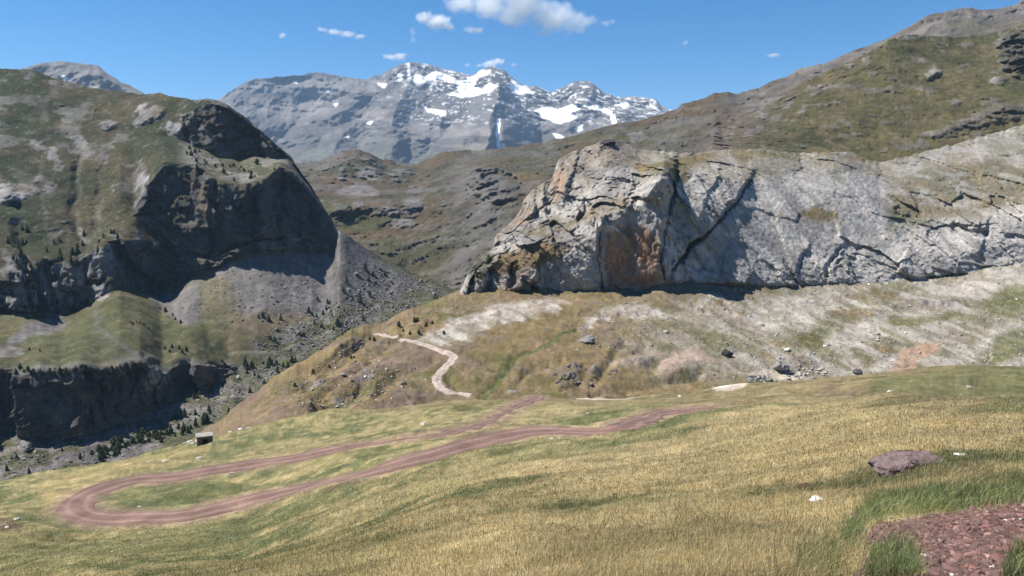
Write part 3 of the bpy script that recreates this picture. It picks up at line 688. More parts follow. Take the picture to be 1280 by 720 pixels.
crk = np.maximum(sstep(.90, .985, 1 - np.abs(pnoise(dip, 9, 3.0) + .35 * pnoise(L.W0, 3, 9.0))), .8 * sstep(.90, .985, 1 - np.abs(pnoise(dip * np.array([1, 1, .5]), 4.2, 13.0) + .3 * pnoise(L.W0, 1.6, 9.0))))
col = mix(col, C(.13, .125, .12), crk * sstep(-.3, .3, big + med) * (.65 - .45 * np.maximum(slab, .8 * sstep(1050, 1120, X))))
stri = fbm(Wp @ np.array([[.9, .15, .4], [0, .3, 0], [-.35, 0, .12]]).T, 3.0, 4, .65)
col = col * (1 + .22 * stri * slab)[..., None]
col = mix(col, LIMED * .95, sstep(.05, .5, fbm(dip, 18, 5, .6, off=12)) * .65)
tops = sstep(2.75, 3.6, Tt + .5 * med - .5 * slab)
grassm = np.clip(sstep(.62, .35, steep + .12 * fine) * sstep(1.6, 2.6, Tt + .4 * med), 0, 1)
gz = np.maximum.reduce([.95 * poly(Xw, Yw, [(840, 195), (900, 188), (900, 200), (865, 212), (850, 235), (835, 215), (800, 225), (790, 205)], 6), .95 * poly(Xw, Yw, [(620, 318), (680, 300), (720, 305), (670, 335), (630, 345), (600, 345)], 6),
                        .75 * poly(Xw, Yw, [(650, 290), (720, 262), (790, 240), (800, 250), (740, 275), (690, 300)], 7), .9 * poly(Xw, Yw, [(900, 185), (1100, 190), (1110, 208), (1040, 198), (930, 203)], 6), .95 * poly(Xw, Yw, [(995, 266), (1020, 258), (1050, 268), (1045, 278), (1005, 275)], 4),
                        .8 * poly(Xw, Yw, [(1110, 230), (1150, 205), (1280, 190), (1470, 130), (1470, 230), (1280, 262), (1180, 275), (1110, 290)], 12), .6 * poly(Xw, Yw, [(930, 205), (1000, 212), (950, 222), (920, 230)], 6)])
gm = np.clip(np.maximum(gz, tops * .55 * grassm) * sstep(-.6, -.1, med * .8 + fine * .5 + .15), 0, 1)
gc = mix(C(.165, .13, .065) * np.ones_like(col), C(.12, .115, .055), sstep(-.2, .3, big))
gc = mix(gc, C(.17, .11, .06), sstep(830, 800, X) * .6)
pale = .8 * sstep(1080, 1150, X) * sstep(.0, .4, fbm(L.W0 * np.array([.5, .5, 1.5]), 12, 4, off=51))
gc = mix(gc, C(.34, .315, .27), pale)
col = mix(col, gc, gm)
white = np.maximum.reduce([.8 * poly(Xw, Yw, [(780, 240), (800, 235), (800, 255), (788, 262)], 3), .7 * poly(Xw, Yw, [(868, 250), (885, 238), (895, 240), (880, 262)], 3), .6 * poly(Xw, Yw, [(700, 270), (760, 215), (780, 210), (740, 245), (705, 285)], 5)])
col = mix(col, C(.5, .48, .46), white * .7)
org = np.maximum.reduce([.96 * poly(Xw, Yw, [(755, 300), (775, 282), (800, 280), (825, 300), (828, 345), (810, 362), (755, 362)], 8), .6 * poly(Xw, Yw, [(690, 218), (705, 210), (712, 235), (700, 255), (690, 250)], 4), .5 * poly(Xw, Yw, [(640, 270), (660, 262), (665, 275), (645, 285)], 3), .45 * poly(Xw, Yw, [(580, 365), (640, 345), (660, 330), (665, 350), (630, 368)], 6)])
oc = mix(C(.25, .165, .12) * np.ones_like(col), C(.35, .20, .11), sstep(0, .5, fbm(L.W0 * np.array([1, 1, .35]), 7, 4)))
oc = mix(oc, C(.19, .165, .15), sstep(.1, .5, fbm(L.W0 * np.array([1.4, 1.4, .2]), 5, 4, off=4)) * .7)
col = mix(col, oc, org)
col = mix(col, C(.40, .21, .10), .7 * poly(Xw, Yw, [(800, 295), (808, 288), (812, 300), (808, 325), (800, 328)], 3))
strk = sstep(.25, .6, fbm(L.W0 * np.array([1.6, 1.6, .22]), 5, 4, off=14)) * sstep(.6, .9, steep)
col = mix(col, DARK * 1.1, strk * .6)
col = mix(col, DARK * .95, .8 * poly(Xw, Yw, [(742, 178), (760, 172), (785, 178), (780, 186), (760, 183)], 3))
dk = np.maximum(poly(Xw, Yw, [(588, 318), (606, 312), (616, 318), (612, 332), (594, 350), (584, 352)], 3), 0)
col = mix(col, C(.06, .058, .04), dk * .75)
L.col = .84 * col; L.rock = np.clip(1 - gm * .8, 0, 1); L.finish()

# ---- olive hillside above the cliff on the right
hillside = Land(878, 1470, STEP, STEP, [
    [(878, 212, 640), (900, 215, 640), (1000, 215, 640), (1100, 228, 640), (1200, 205, 680), (1280, 185, 720), (1470, 140, 760)],
    [(878, 196, 690), (890, 185, 700), (920, 185, 705), (1000, 185, 710), (1100, 190, 710), (1200, 165, 740), (1280, 145, 760), (1470, 90, 800)],
    [(878, 194, 700), (890, 172, 750), (920, 165, 770), (960, 155, 800), (1000, 140, 810), (1060, 130, 815), (1115, 115, 830), (1200, 105, 850), (1280, 90, 860), (1470, 30, 900)],
    [(878, 192, 705), (886, 178, 740), (890, 160, 790), (897, 152, 810), (920, 147, 850), (950, 135, 880), (970, 126, 890), (985, 117, 900), (1000, 103, 908), (1012, 97, 912), (1030, 90, 918), (1055, 78, 930), (1075, 70, 938), (1100, 56, 948), (1115, 47, 950), (1135, 42, 965), (1160, 43, 980), (1190, 45, 985), (1220, 43, 990), (1236, 40, 992), (1248, 38, 985), (1262, 32, 975), (1280, 26, 970), (1470, -50, 1000)],
    ('back', 80, -12), ('back', 300, -150)], smooth=1.5, rowsmooth=1.0, jag={3: (1.8, 12)})
L = hillside; X, Y = L.X, L.Y
Tt = np.broadcast_to(L.T[:, None], X.shape)
Xw = X + 5 * fbm(L.W0, 35, 4); Yw = Y + 5 * fbm(L.W0, 35, 4, off=8.3)
rk = fbm(L.W0, 14, 4, .6)
rel = 9 * fbm(L.W0, 90, 4) + 4.5 * ridged(L.W0, 30, 5, .6) + .8 * fbm(L.W0, 9, 3)
rock_spots = sstep(.28, .6, fbm(L.W0, 26, 4, .6, off=7)) * .6
rel = rel + 3.0 * rock_spots
outc = np.zeros_like(X)
for cx, cy, rx, ry, an, am in [(1165, 92, 17, 9, -20, 12), (1262, 66, 20, 36, -10, 24), (1280, 60, 26, 44, 0, 24), (1245, 100, 14, 12, 20, 10), (1215, 152, 60, 11, -18, 12), (1270, 138, 40, 13, -18, 14), (1165, 165, 26, 6, -18, 6), (1020, 112, 10, 14, 35, 6), (955, 142, 14, 7, -30, 9), (985, 128, 12, 8, -35, 9),
                               (920, 155, 14, 6, -20, 8), (893, 168, 8, 10, 10, 9), (1085, 72, 10, 5, -30, 5), (1140, 48, 20, 4, 0, 4), (1195, 128, 10, 5, 0, 5), (1150, 180, 6, 4, 0, 4), (940, 165, 18, 6, -25, 5), (1000, 135, 16, 5, -35, 5)]:
    bb = bump(Xw, Yw, cx, cy, rx, ry, an, .9) * np.clip(.75 + .7 * rk, 0, 1.4)
    rel = rel + .8 * am * bb; outc = np.maximum(outc, bb)
L.ray(rel * np.where(Tt > 2.97, .45, 1))
n = L.normals(); steep = 1 - n[..., 2]
big = fbm(L.W0, 130, 5, .55); fine = fbm(L.W0, 8, 4, .65); med = fbm(L.W0, 30, 4, .6, off=21)
col = np.broadcast_to(C(.098, .088, .040), L.W.shape).copy()
col = mix(col, C(.068, .068, .030), sstep(-.1, .4, big))
col = mix(col, C(.135, .105, .058), sstep(.05, .45, med) * .6)
lr = sstep(1010, 930, X + .7 * (Y - 130))
col = mix(col, C(.145, .115, .095), lr * .8)
rm = np.clip(sstep(.3, .6, outc + .2 * fine) + sstep(.52, .7, steep + .1 * fine) + sstep(.32, .5, rock_spots + .12 * fine) * .75, 0, 1)
rc = C(.17, .155, .14) * (1 + .3 * med)[..., None]
rc = mix(rc, C(.32, .305, .28), np.maximum(.8 * poly(X, Y, [(1222, 90), (1245, 65), (1252, 80), (1245, 105), (1232, 112)], 4), .6 * poly(X, Y, [(1150, 92), (1170, 84), (1175, 90), (1155, 100)], 3)))  # left flank of the dark right outcrop painted paler, as sunlit
rc = mix(rc, C(.075, .07, .06), .8 * poly(X, Y, [(1246, 60), (1258, 40), (1285, 35), (1285, 90), (1255, 98)], 5))
rc = mix(rc, C(.085, .08, .065), .8 * poly(Xw, Yw, [(1170, 165), (1230, 142), (1290, 115), (1290, 150), (1240, 160), (1190, 172)], 5))
col = mix(col, rc, rm * .9)
spk = sstep(.42, .56, fbm(L.W0, 4.5, 3, .7, off=3))
col = mix(col, C(.26, .24, .2), spk * .25)
L.col = .70 * col * (1 + .2 * fine)[..., None]; L.rock = rm; L.finish()

# ---- far range with snow fields
far_range = Land(180, 960, 1.2, 1.2, [
    [(180, 280, 5600), (960, 280, 5600)],
    [(180, 235, 6300), (320, 225, 6400), (450, 215, 6500), (600, 215, 6500), (960, 225, 6300)],
    [(180, 185, 7000), (320, 178, 7100), (450, 172, 7200), (600, 172, 7100), (700, 178, 7200), (960, 180, 7000)],
    [(180, 165, 7700), (283, 140, 7750), (340, 130, 7800), (420, 130, 7900), (480, 120, 8000), (560, 118, 8100), (625, 118, 8100), (690, 135, 8000), (740, 135, 8100), (820, 145, 8000), (960, 165, 7800)],
    [(180, 160, 8000), (240, 140, 8100), (270, 126, 8150), (283, 117, 8200), (300, 105, 8250), (318, 98, 8300), (350, 95, 8350), (378, 93, 8400), (388, 90, 8420), (400, 89, 8450), (415, 93, 8480), (440, 97, 8500), (458, 99, 8550), (470, 93, 8600), (476, 94, 8600), (485, 87, 8620), (500, 80, 8650),
     (512, 77, 8680), (535, 79, 8700), (550, 85, 8700), (565, 87, 8700), (588, 94, 8700), (595, 91, 8700), (606, 84, 8700), (615, 82, 8700), (622, 84, 8700), (632, 88, 8700), (640, 96, 8680), (648, 103, 8660), (660, 107, 8640), (670, 107, 8630), (690, 115, 8600), (700, 110, 8600), (712, 104, 8620),
     (720, 101, 8640), (728, 100, 8650), (740, 102, 8650), (748, 109, 8640), (754, 116, 8620), (762, 117, 8610), (775, 121, 8600), (790, 120, 8600), (805, 121, 8600), (820, 124, 8600), (826, 131, 8600), (838, 137, 8600), (960, 165, 8500)],
    ('back', 500, -300), ('back', 1500, -1500)], smooth=.8, rowsmooth=.5, jag={4: (1.3, 9)})
L = far_range; X, Y = L.X, L.Y
Tt = np.broadcast_to(L.T[:, None], X.shape)
Xw = X + 4 * fbm(L.W0, 420, 4); Yw = Y + 3 * fbm(L.W0, 420, 4, off=8.3)
rel = 300 * ridged(L.W0 * np.array([1, .5, .6]), 1500, 6, .5) + 50 * fbm(L.W0, 500, 4, .6) + 16 * ridged(L.W0, 110, 3, .6)
dipz = L.W0 @ np.array([[.16, 0, .6], [0, .3, 0], [.1, 0, 1.0]]).T
rel = rel + 34 * ridged(dipz, 190, 4, .5, off=5) * sstep(520, 430, X) * sstep(165, 140, Y) + 9 * ridged(L.W0 * np.array([.2, .2, 1]), 160, 3, .5, off=9)
# buttresses: crest lines standing out of the wall; right flank steep and in shade
def buttress(pts, wl, wr, am):
    pts = np.asarray(pts, float)
    yy = np.clip(Yw, pts[:, 1].min(), pts[:, 1].max())
    xc = np.interp(yy, pts[:, 1], pts[:, 0])
    grow = np.clip((Yw - pts[0, 1]) / (pts[-1, 1] - pts[0, 1]), 0, 1.3) * (Yw >= pts[0, 1] - 2)
    gl, gr = wl * (.25 + grow), wr * (.25 + grow)
    dx = Xw - xc
    return am * np.clip(1 - np.where(dx < 0, -dx / gl, dx / gr), 0, 1) * (.3 + .7 * np.clip(grow, 0, 1)) * (grow > 0)
for b in [([(626, 104), (618, 130), (612, 160), (606, 190)], 55, 62, 850), ([(512, 100), (500, 120), (492, 140)], 30, 45, 330), ([(455, 112), (430, 130), (412, 150)], 30, 40, 150), ([(560, 118), (556, 130), (552, 145)], 25, 35, 260), ([(735, 108), (722, 128), (712, 140)], 24, 36, 220),
          ([(300, 112), (292, 132), (285, 150)], 30, 60, 160), ([(450, 150), (430, 165), (420, 180)], 30, 34, 160), ([(392, 148), (380, 158), (378, 170)], 20, 36, 180), ([(780, 130), (772, 145), (768, 160)], 26, 36, 150), ([(590, 165), (570, 185), (560, 200)], 30, 30, 220), ([(500, 175), (485, 190), (478, 205)], 26, 30, 160)]:
    rel = rel + 1.7 * buttress(*b)
sn = 0
for pts in [[(517, 95), (522, 93), (530, 96), (545, 88), (552, 91), (565, 97), (570, 101), (552, 99), (535, 101), (522, 107), (516, 102)],
            [(570, 101), (580, 100), (590, 95), (598, 96), (592, 108), (603, 112), (612, 103), (622, 107), (615, 114), (600, 118), (590, 121), (576, 123), (572, 114)],
            [(598, 90), (612, 87), (614, 91), (603, 96), (597, 97)], [(636, 108), (645, 105), (660, 110), (668, 117), (655, 117), (645, 119)], [(668, 137), (685, 133), (700, 138), (712, 143), (722, 146), (712, 152), (700, 155), (690, 152), (678, 147)],
            [(698, 136), (715, 130), (726, 136), (712, 143)], [(728, 133), (745, 132), (762, 137), (769, 146), (771, 155), (765, 155), (763, 145), (750, 138)], [(773, 130), (782, 127), (787, 131), (778, 136)], [(812, 130), (822, 133), (825, 138), (815, 135)],
            [(621, 148), (625, 148), (624, 172), (627, 185), (622, 185), (620, 170)], [(538, 136), (558, 138), (556, 145), (548, 143)], [(556, 118), (575, 115), (574, 121)], [(718, 160), (728, 156), (729, 163), (723, 165)], [(690, 165), (700, 169), (706, 173), (695, 173)],
            [(508, 78), (512, 78), (513, 98), (510, 97)], [(493, 91), (506, 92), (500, 97)], [(491, 102), (506, 96), (501, 102)], [(471, 104), (483, 105), (480, 110), (474, 107)], [(526, 129), (535, 136), (550, 138), (558, 140), (556, 145), (545, 143), (533, 139)], [(509, 133), (521, 133), (520, 137)],
            [(406, 112), (416, 112), (410, 116)], [(365, 102), (372, 101), (372, 105)], [(417, 130), (423, 129), (420, 134)], [(430, 172), (437, 170), (437, 173)], [(457, 154), (466, 150), (462, 156)], [(545, 95), (560, 98), (572, 104), (560, 103)], [(580, 110), (600, 112), (598, 119), (578, 118)], [(640, 98), (648, 104), (644, 106), (638, 102)]]:
    sn = np.maximum(sn, poly(X + 1.2 * fbm(L.W0, 90, 4, .6), Y + 1.0 * fbm(L.W0, 90, 4, .6, off=3), pts, 1.0))
fade = np.where(Tt > 4, .3, 1) * sstep(4.02, 3.75, Tt) + .12
snf = gauss(gauss(sn, 2, 0), 2, 1)
rel = rel * (1 - .25 * snf)
L.ray(rel * fade)
n = L.normals()
big = fbm(L.W0, 900, 5, .55); fine = fbm(L.W0, 90, 4, .65); med = fbm(L.W0, 300, 4, .6, off=21)
bands = fbm(dipz, 210, 4, .6, off=2)
col = FAR * (1 + .2 * med + .18 * fine)[..., None]
col = mix(col, FARL, sstep(.05, .5, big + .3 * med) * .6)
col = mix(col, FAR * .62, sstep(.1, .45, bands) * sstep(560, 420, X) * .4)
col = mix(col, C(.34, .30, .28), .7 * poly(Xw, Yw, [(398, 120), (412, 112), (422, 118), (424, 130), (415, 140), (380, 150), (370, 146), (388, 135)], 4))
col = mix(col, C(.30, .26, .24), .6 * poly(Xw, Yw, [(440, 142), (480, 135), (500, 148), (495, 155), (430, 160), (405, 178), (400, 165)], 6))
col = mix(col, C(.12, .125, .09), .7 * sstep(165, 200, Y + 14 * med))
col = mix(col, FAR * .55, sstep(.08, .24, pnoise(L.W0 * np.array([.12, .12, 1.0]) + 90 * fbm(L.W0, 900, 3)[..., None] * np.array([0, 0, 1.0]), 95, 4.0)) * .6)
speck = sstep(.34, .44, fbm(L.W0, 70, 3, .7, off=6) + .25 * big) * sstep(165, 140, Y) * sstep(440, 560, X)
sn = np.clip(sn + .55 * speck * (n[..., 2] > .3), 0, 1)
L.col = mix(col * .68, SNOW, sn); L.rock = 1 - sn; L.finish()

# ---- the blue summit that shows above the left mountain
far_summit = Land(-60, 270, 1.5, 1.5, [
    [(-60, 190, 4400), (270, 190, 4400)],
    [(-60, 130, 4800), (100, 112, 4800), (270, 150, 4800)],
    [(-60, 110, 5000), (20, 91, 5000), (32, 83, 5000), (50, 78, 5000), (70, 75, 5000), (92, 77, 5000), (112, 79, 5000), (122, 81, 5000), (135, 91, 5000), (150, 101, 5000), (170, 110, 5000), (184, 118, 5000), (230, 135, 5000), (270, 150, 5000)],
    ('back', 300, -200), ('back', 800, -900)], smooth=1.0, rowsmooth=.6, jag={2: (.9, 12)})
L = far_summit; X, Y = L.X, L.Y
rel = 90 * ridged(L.W0, 520, 5, .55) + 30 * fbm(L.W0, 130, 4)
L.ray(rel * np.clip((len(L.T) - 22 - np.arange(len(L.T)))[:, None] / 8.0, .15, 1))
med = fbm(L.W0, 150, 5, .6)
col = FAR * (1 + .4 * med)[..., None]
col = mix(col, C(.13, .125, .085), sstep(.1, .5, fbm(L.W0, 240, 4, off=8)) * .6)
col = mix(col, C(.36, .32, .30), sstep(.2, .5, fbm(L.W0, 200, 4, off=4)) * sstep(100, 130, X) * .7)
L.col = mix(col * .85, SNOW, .9 * poly(X, Y, [(75, 95), (80, 94), (88, 101), (82, 101)], 1.5)); L.rock = np.ones_like(X); L.finish()
# ---- the near meadow
cols = {
    -400: [(1500, 1.6), (850, 12), (735, 45), (725, 50), (712, 55), (692, 66), (675, 80), (665, 92), (656, 108), (650, 122)],
    0: [(1500, 1.6), (850, 9), (720, 45), (705, 48), (690, 52), (665, 61), (642, 70), (622, 86), (610, 105), (599, 130)],
    100: [(1500, 1.55), (850, 8), (720, 40), (705, 45), (690, 50), (668, 57.5), (646, 65), (615, 76), (592, 100), (577, 150)],
    200: [(1500, 1.5), (850, 6.5), (728, 18), (712, 38), (692, 48.5), (668, 57), (640, 65.5), (600, 79), (575, 106), (554, 172)],
    300: [(1500, 1.45), (850, 4.6), (721, 10), (710, 24), (698, 46), (665, 57), (632, 66), (590, 80), (556, 118), (529, 190)],
    400: [(1500, 1.4), (850, 4.1), (720, 8.2), (688, 18), (670, 40), (640, 56), (606, 66), (567, 83), (540, 118), (508, 165)],
    560: [(1500, 1.3), (850, 3.5), (720, 6.2), (665, 13), (625, 28), (592, 52), (562, 66), (541, 86), (520, 115), (494, 155)],
    700: [(1500, 1.2), (850, 3.1), (720, 5.1), (662, 11), (615, 22), (575, 42), (541, 70), (530, 82), (512, 108), (491, 152)],
    880: [(1500, 1.14), (850, 2.75), (720, 4.3), (660, 8.6), (610, 17), (560, 38), (511, 82), (502, 95), (494, 115), (486, 138)],
    930: [(1500, 1.14), (850, 2.7), (720, 4.2), (660, 8.2), (608, 16), (560, 32), (520, 62), (502, 88), (490, 112), (478, 134)],
    1000: [(1500, 1.14), (850, 2.65), (720, 4), (660, 7.5), (605, 14), (560, 25), (525, 50), (505, 80), (488, 105), (471, 130)],
    1150: [(1500, 1.14), (850, 2.6), (720, 3.6), (660, 6.2), (600, 10.5), (565, 16), (530, 29), (500, 60), (480, 95), (463, 130)],
    1280: [(1500, 1.14), (850, 2.5), (720, 3.4), (660, 5.3), (600, 9.3), (555, 16.5), (520, 32), (495, 62), (478, 95), (459, 130)],
    1700: [(1500, 1.14), (850, 2.4), (720, 3.2), (655, 5), (590, 9), (545, 16), (505, 34), (480, 62), (462, 95), (440, 130)],
}
cols[2700] = [(y, d * .95) for y, d in cols[1700]]
ks = sorted(cols)
rows = [[(k, *cols[k][i]) for k in ks] for i in range(10)]
rows += [('abs', [(-400, 160, -85), (0, 180, -88), (100, 200, -95), (300, 245, -92), (400, 215, -72), (470, 200, -64), (560, 195, -58), (760, 180, -54), (900, 165, -49), (1150, 155, -42), (1280, 155, -40), (1700, 155, -37)]),
         ('abs', [(-400, 330, -176), (300, 340, -176), (400, 300, -120), (560, 250, -90), (900, 235, -92), (1700, 225, -92)])]
meadow = Land(-400, 2700, 1.6, 1.5, rows, smooth=14, rowsmooth=4.0, jag={9: (1.0, 40)})
L = meadow; X, Y = L.X, L.Y
D = L.W[..., 1]
amp = np.clip(D / 60, .03, 1)
hum = fbm(L.W0, 26, 3) * .9 * amp + fbm(L.W0, 7, 3) * .22 * np.clip(D / 25, .08, 1) + ridged(L.W0, 2.2, 3) * .07 * np.clip(D / 8, .2, 1.2)
L.up(hum * sstep(150, 110, np.abs(Y - 590)) ** 0 )
# terrace at the far right edge: a hollow then a last swell
L.up(-1.4 * bump(X, Y, 1230, 486, 170, 9, -3) + .9 * bump(X, Y, 1210, 470, 160, 9, -3) - .8 * bump(X, Y, 1040, 490, 60, 6, 3))
L.finish()


def resample(pts, n):
    pts = np.asarray(pts, float)
    s = np.r_[0, np.cumsum(np.linalg.norm(np.diff(pts, axis=0), axis=1))]
    t = np.linspace(0, s[-1], n)
    return np.stack([gauss(np.interp(t, s, pts[:, k]), n / 120, 0) for k in range(pts.shape[1])], -1)


ROAD_LINE = [(900, 507), (880, 510), (860, 513), (820, 521), (780, 530), (740, 537), (700, 541), (660, 543), (620, 547), (580, 556), (540, 566), (500, 577), (460, 589), (420, 600), (380, 611), (340, 622), (300, 631), (260, 639), (220, 645), (180, 649),
             (145, 650), (115, 647), (97, 639), (94, 629), (106, 618), (130, 610), (170, 602), (220, 595), (270, 588), (320, 581), (360, 574), (400, 567), (440, 559), (480, 551), (520, 545), (557, 540), (590, 535), (612, 527), (628, 517), (645, 507), (660, 501), (672, 497)]
c0 = np.array([meadow.P(x, y) for x, y in ROAD_LINE])
road_c = resample(c0, 260)
road_c[:, 2] = gauss(road_c[:, 2], 4, 0)


def bench(L, cl, half, blend):
    W = L.W; x, y = W[..., 0], W[..., 1]
    best = np.full(x.shape, 1e9); zz = np.zeros(x.shape)
    x0, y0 = cl[:, :2].min(0) - half - blend; x1, y1 = cl[:, :2].max(0) + half + blend
    sel = (x > x0) & (x < x1) & (y > y0) & (y < y1) & (np.broadcast_to(L.T[:, None], x.shape) < len(L.T))
    xs, ys = x[sel], y[sel]; bs = np.full(xs.shape, 1e9); zs = np.zeros(xs.shape)
    for a, b in zip(cl[:-1], cl[1:]):
        ex, ey = b[0] - a[0], b[1] - a[1]
        t = np.clip(((xs - a[0]) * ex + (ys - a[1]) * ey) / (ex * ex + ey * ey + 1e-9), 0, 1)
        d = np.hypot(xs - a[0] - t * ex, ys - a[1] - t * ey)
        m = d < bs
        bs = np.where(m, d, bs); zs = np.where(m, a[2] + t * (b[2] - a[2]), zs)
    w = sstep(half + blend, half, bs)
    z = W[..., 2].copy(); z[sel] = z[sel] * (1 - w) + zs * w
    W[..., 2] = z
    best[sel] = bs
    return best


dist_road = bench(meadow, road_c, 2.3, 2.2)
L.finish()
X, Y = L.X, L.Y
Xw = X + 10 * fbm(L.W0, 9, 3); Yw = Y + 5 * fbm(L.W0, 9, 3, off=6)
big = fbm(L.W0, 42, 5, .6); med = fbm(L.W0, 11, 4, .6, off=21); fine = fbm(L.W0, 2.2, 4, .65)
tiny = fbm(L.W0, .35, 3, .65, off=5)
dry = sstep(-.55, .35, med + .5 * fine + .6 * big + .62 * sstep(300, 760, X + 1.3 * (Y - 600)) - .30)
col = mix(C(.098, .105, .045) * np.ones_like(L.W), C(.145, .128, .060), sstep(-.4, .3, med + .3 * fine))
col = mix(col, C(.240, .190, .100), dry * .85)
lefty = sstep(560, 380, X - 1.2 * (700 - Y))
col = mix(col, C(.112, .106, .046), lefty * sstep(-.3, .4, med - .2 * fine) * .65)
col = mix(col, C(.18, .145, .072), lefty * sstep(.0, .5, fine + .3 * big) * .5)
far_band = sstep(520, 500, Y + 5 * med)
col = mix(col, C(.130, .104, .056), far_band * .75)
col = mix(col, C(.20, .135, .075), far_band * sstep(620, 480, X) * sstep(-.2, .3, med) * .5)
g = np.maximum.reduce([.85 * poly(Xw, Yw, [(1075, 489), (1100, 474), (1200, 468), (1400, 458), (1400, 478), (1200, 486), (1130, 490)], 4), .8 * poly(Xw, Yw, [(1190, 520), (1240, 505), (1290, 492), (1420, 480), (1420, 520), (1290, 525), (1230, 528)], 6),
                       .7 * poly(Xw, Yw, [(955, 512), (985, 505), (1000, 512), (975, 518)], 3), .6 * poly(Xw, Yw, [(700, 520), (780, 505), (860, 500), (840, 512), (760, 522), (700, 532)], 4), .65 * poly(Xw, Yw, [(600, 555), (680, 550), (760, 545), (880, 518), (930, 512), (900, 530), (760, 560), (620, 580)], 6),
                       .7 * poly(Xw, Yw, [(120, 595), (170, 585), (220, 588), (260, 578), (240, 590), (180, 597)], 4), .55 * poly(Xw, Yw, [(20, 622), (40, 612), (45, 622), (25, 628)], 3), .5 * poly(Xw, Yw, [(0, 670), (130, 668), (330, 650), (300, 690), (0, 720)], 14),
                       .5 * poly(Xw, Yw, [(120, 640), (180, 612), (300, 602), (300, 622), (200, 640)], 5)])
col = mix(col, C(.078, .088, .036), g * .8)
col = mix(col, C(.24, .185, .085), .5 * poly(Xw, Yw, [(40, 610), (120, 580), (200, 565), (260, 560), (220, 578), (120, 605), (60, 640)], 6))
tuft = np.maximum.reduce([poly(Xw, Yw, [(1050, 668), (1075, 640), (1100, 622), (1160, 612), (1200, 606), (1245, 604), (1290, 596), (1420, 590), (1420, 640), (1290, 637), (1240, 636), (1160, 638), (1115, 640), (1085, 655), (1078, 680), (1060, 690)], 8),
                          poly(X, Y, [(1072, 735), (1085, 700), (1110, 682), (1135, 684), (1146, 705), (1150, 735)], 5), poly(X, Y, [(1248, 735), (1255, 705), (1272, 690), (1330, 680), (1330, 735)], 5), .6 * poly(Xw, Yw, [(985, 730), (1000, 690), (1040, 670), (1060, 690), (1050, 730)], 10)])
soil = np.clip(poly(Xw * .3 + X * .7, Y, [(1084, 664), (1104, 648), (1130, 642), (1200, 640), (1290, 638), (1420, 640), (1420, 900), (1060, 900), (1075, 720), (1090, 692)], 5), 0, 1)
soil *= 1 - np.maximum(poly(X, Y, [(1075, 735), (1085, 700), (1110, 682), (1135, 684), (1146, 705), (1150, 735)], 4), poly(X, Y, [(1250, 735), (1258, 705), (1272, 692), (1330, 684), (1330, 735)], 4))
tuft *= 1 - soil
col = mix(col, C(.085, .112, .045), tuft * .85)
col = mix(col, C(.120, .072, .062) * (1 + .3 * tiny)[..., None], soil)
bare = np.maximum.reduce([.7 * poly(Xw, Yw, [(1010, 492), (1040, 484), (1075, 486), (1070, 496), (1030, 498)], 3), .6 * poly(Xw, Yw, [(1220, 494), (1250, 488), (1256, 494), (1235, 500)], 2), .7 * poly(Xw, Yw, [(-30, 660), (0, 652), (30, 655), (25, 664), (-30, 666)], 3)])
col = mix(col, C(.11, .075, .055), bare)
sand = np.maximum(poly(Xw * .2 + X * .8, Yw * .2 + Y * .8, [(858, 489), (885, 483), (915, 480), (944, 480), (930, 485), (898, 489)], 1.0), .55 * poly(Xw * .3 + X * .7, Y, [(720, 496), (790, 490), (850, 487), (850, 490), (790, 494), (720, 499)], 1.2))
rim = line(X, Y + 2 * fine, [(60, 587), (120, 572), (200, 555), (238, 548)], 3.4)
sand = np.maximum(sand, sstep(.2, .7, rim) * .6)
col = mix(col, C(.46, .40, .34), sand)
verge = sstep(3.0, 2.0, dist_road + .8 * fine)
col = mix(col, C(.20, .14, .105), verge * .55)
spk = sstep(.5, .62, fbm(L.W0, .8, 2, .7, off=3)) * sstep(20, 50, D)
col = mix(col, C(.34, .30, .24), spk * .12)
L.col = col * 1.08 * (1 + .30 * fine + .14 * tiny + .15 * med)[..., None]
L.rock = np.clip(soil + .5 * (1 - soil), 0, 1)
L.tuft, L.soil = tuft, soil

# ------------------------------------------------------------------ build the land
M_hill = land_material('hill_cover', 60, 7, .22, .8, 3.0, 14)
M_left = land_material('mountain_cover', 40, 4, .25, .9, 2.0, 9)
M_talus = land_material('talus_cover', 14, 1.3, .22, .8, .6, 2.5)
M_cliff = land_material('limestone', 12, 1.6, .22, 1.0, 1.3, 5.0)
M_slope = land_material('hillside_cover', 30, 3.0, .25, .9, 1.5, 7)
M_far = land_material('far_rock', 350, 40, .22, .8, 22, 90)
M_meadow = land_material('meadow_turf', 3.0, .35, .25, .8, .10, .5)
o_far = far_range.build('mountains', M_far)
o_sum = far_summit.build('mountains', M_far)
o_pass = pass_hill.build('hill', M_hill)
o_left = left_mountain.build('mountain', M_left)
o_slope = hillside.build('hillside', M_slope)
o_cliff = cliff_land.build('cliff', M_cliff)
o_talus = talus.build('talus_slope', M_talus)
o_meadow = meadow.build('meadow', M_meadow)
bpy.context.view_layer.update()


def drop(ob, x, y, z0=2500.0):
    hit, loc, nor, _ = ob.ray_cast(Vector((x, y, z0)), Vector((0, 0, -1)))
    return (np.array(loc), np.array(nor)) if hit else (None, None)


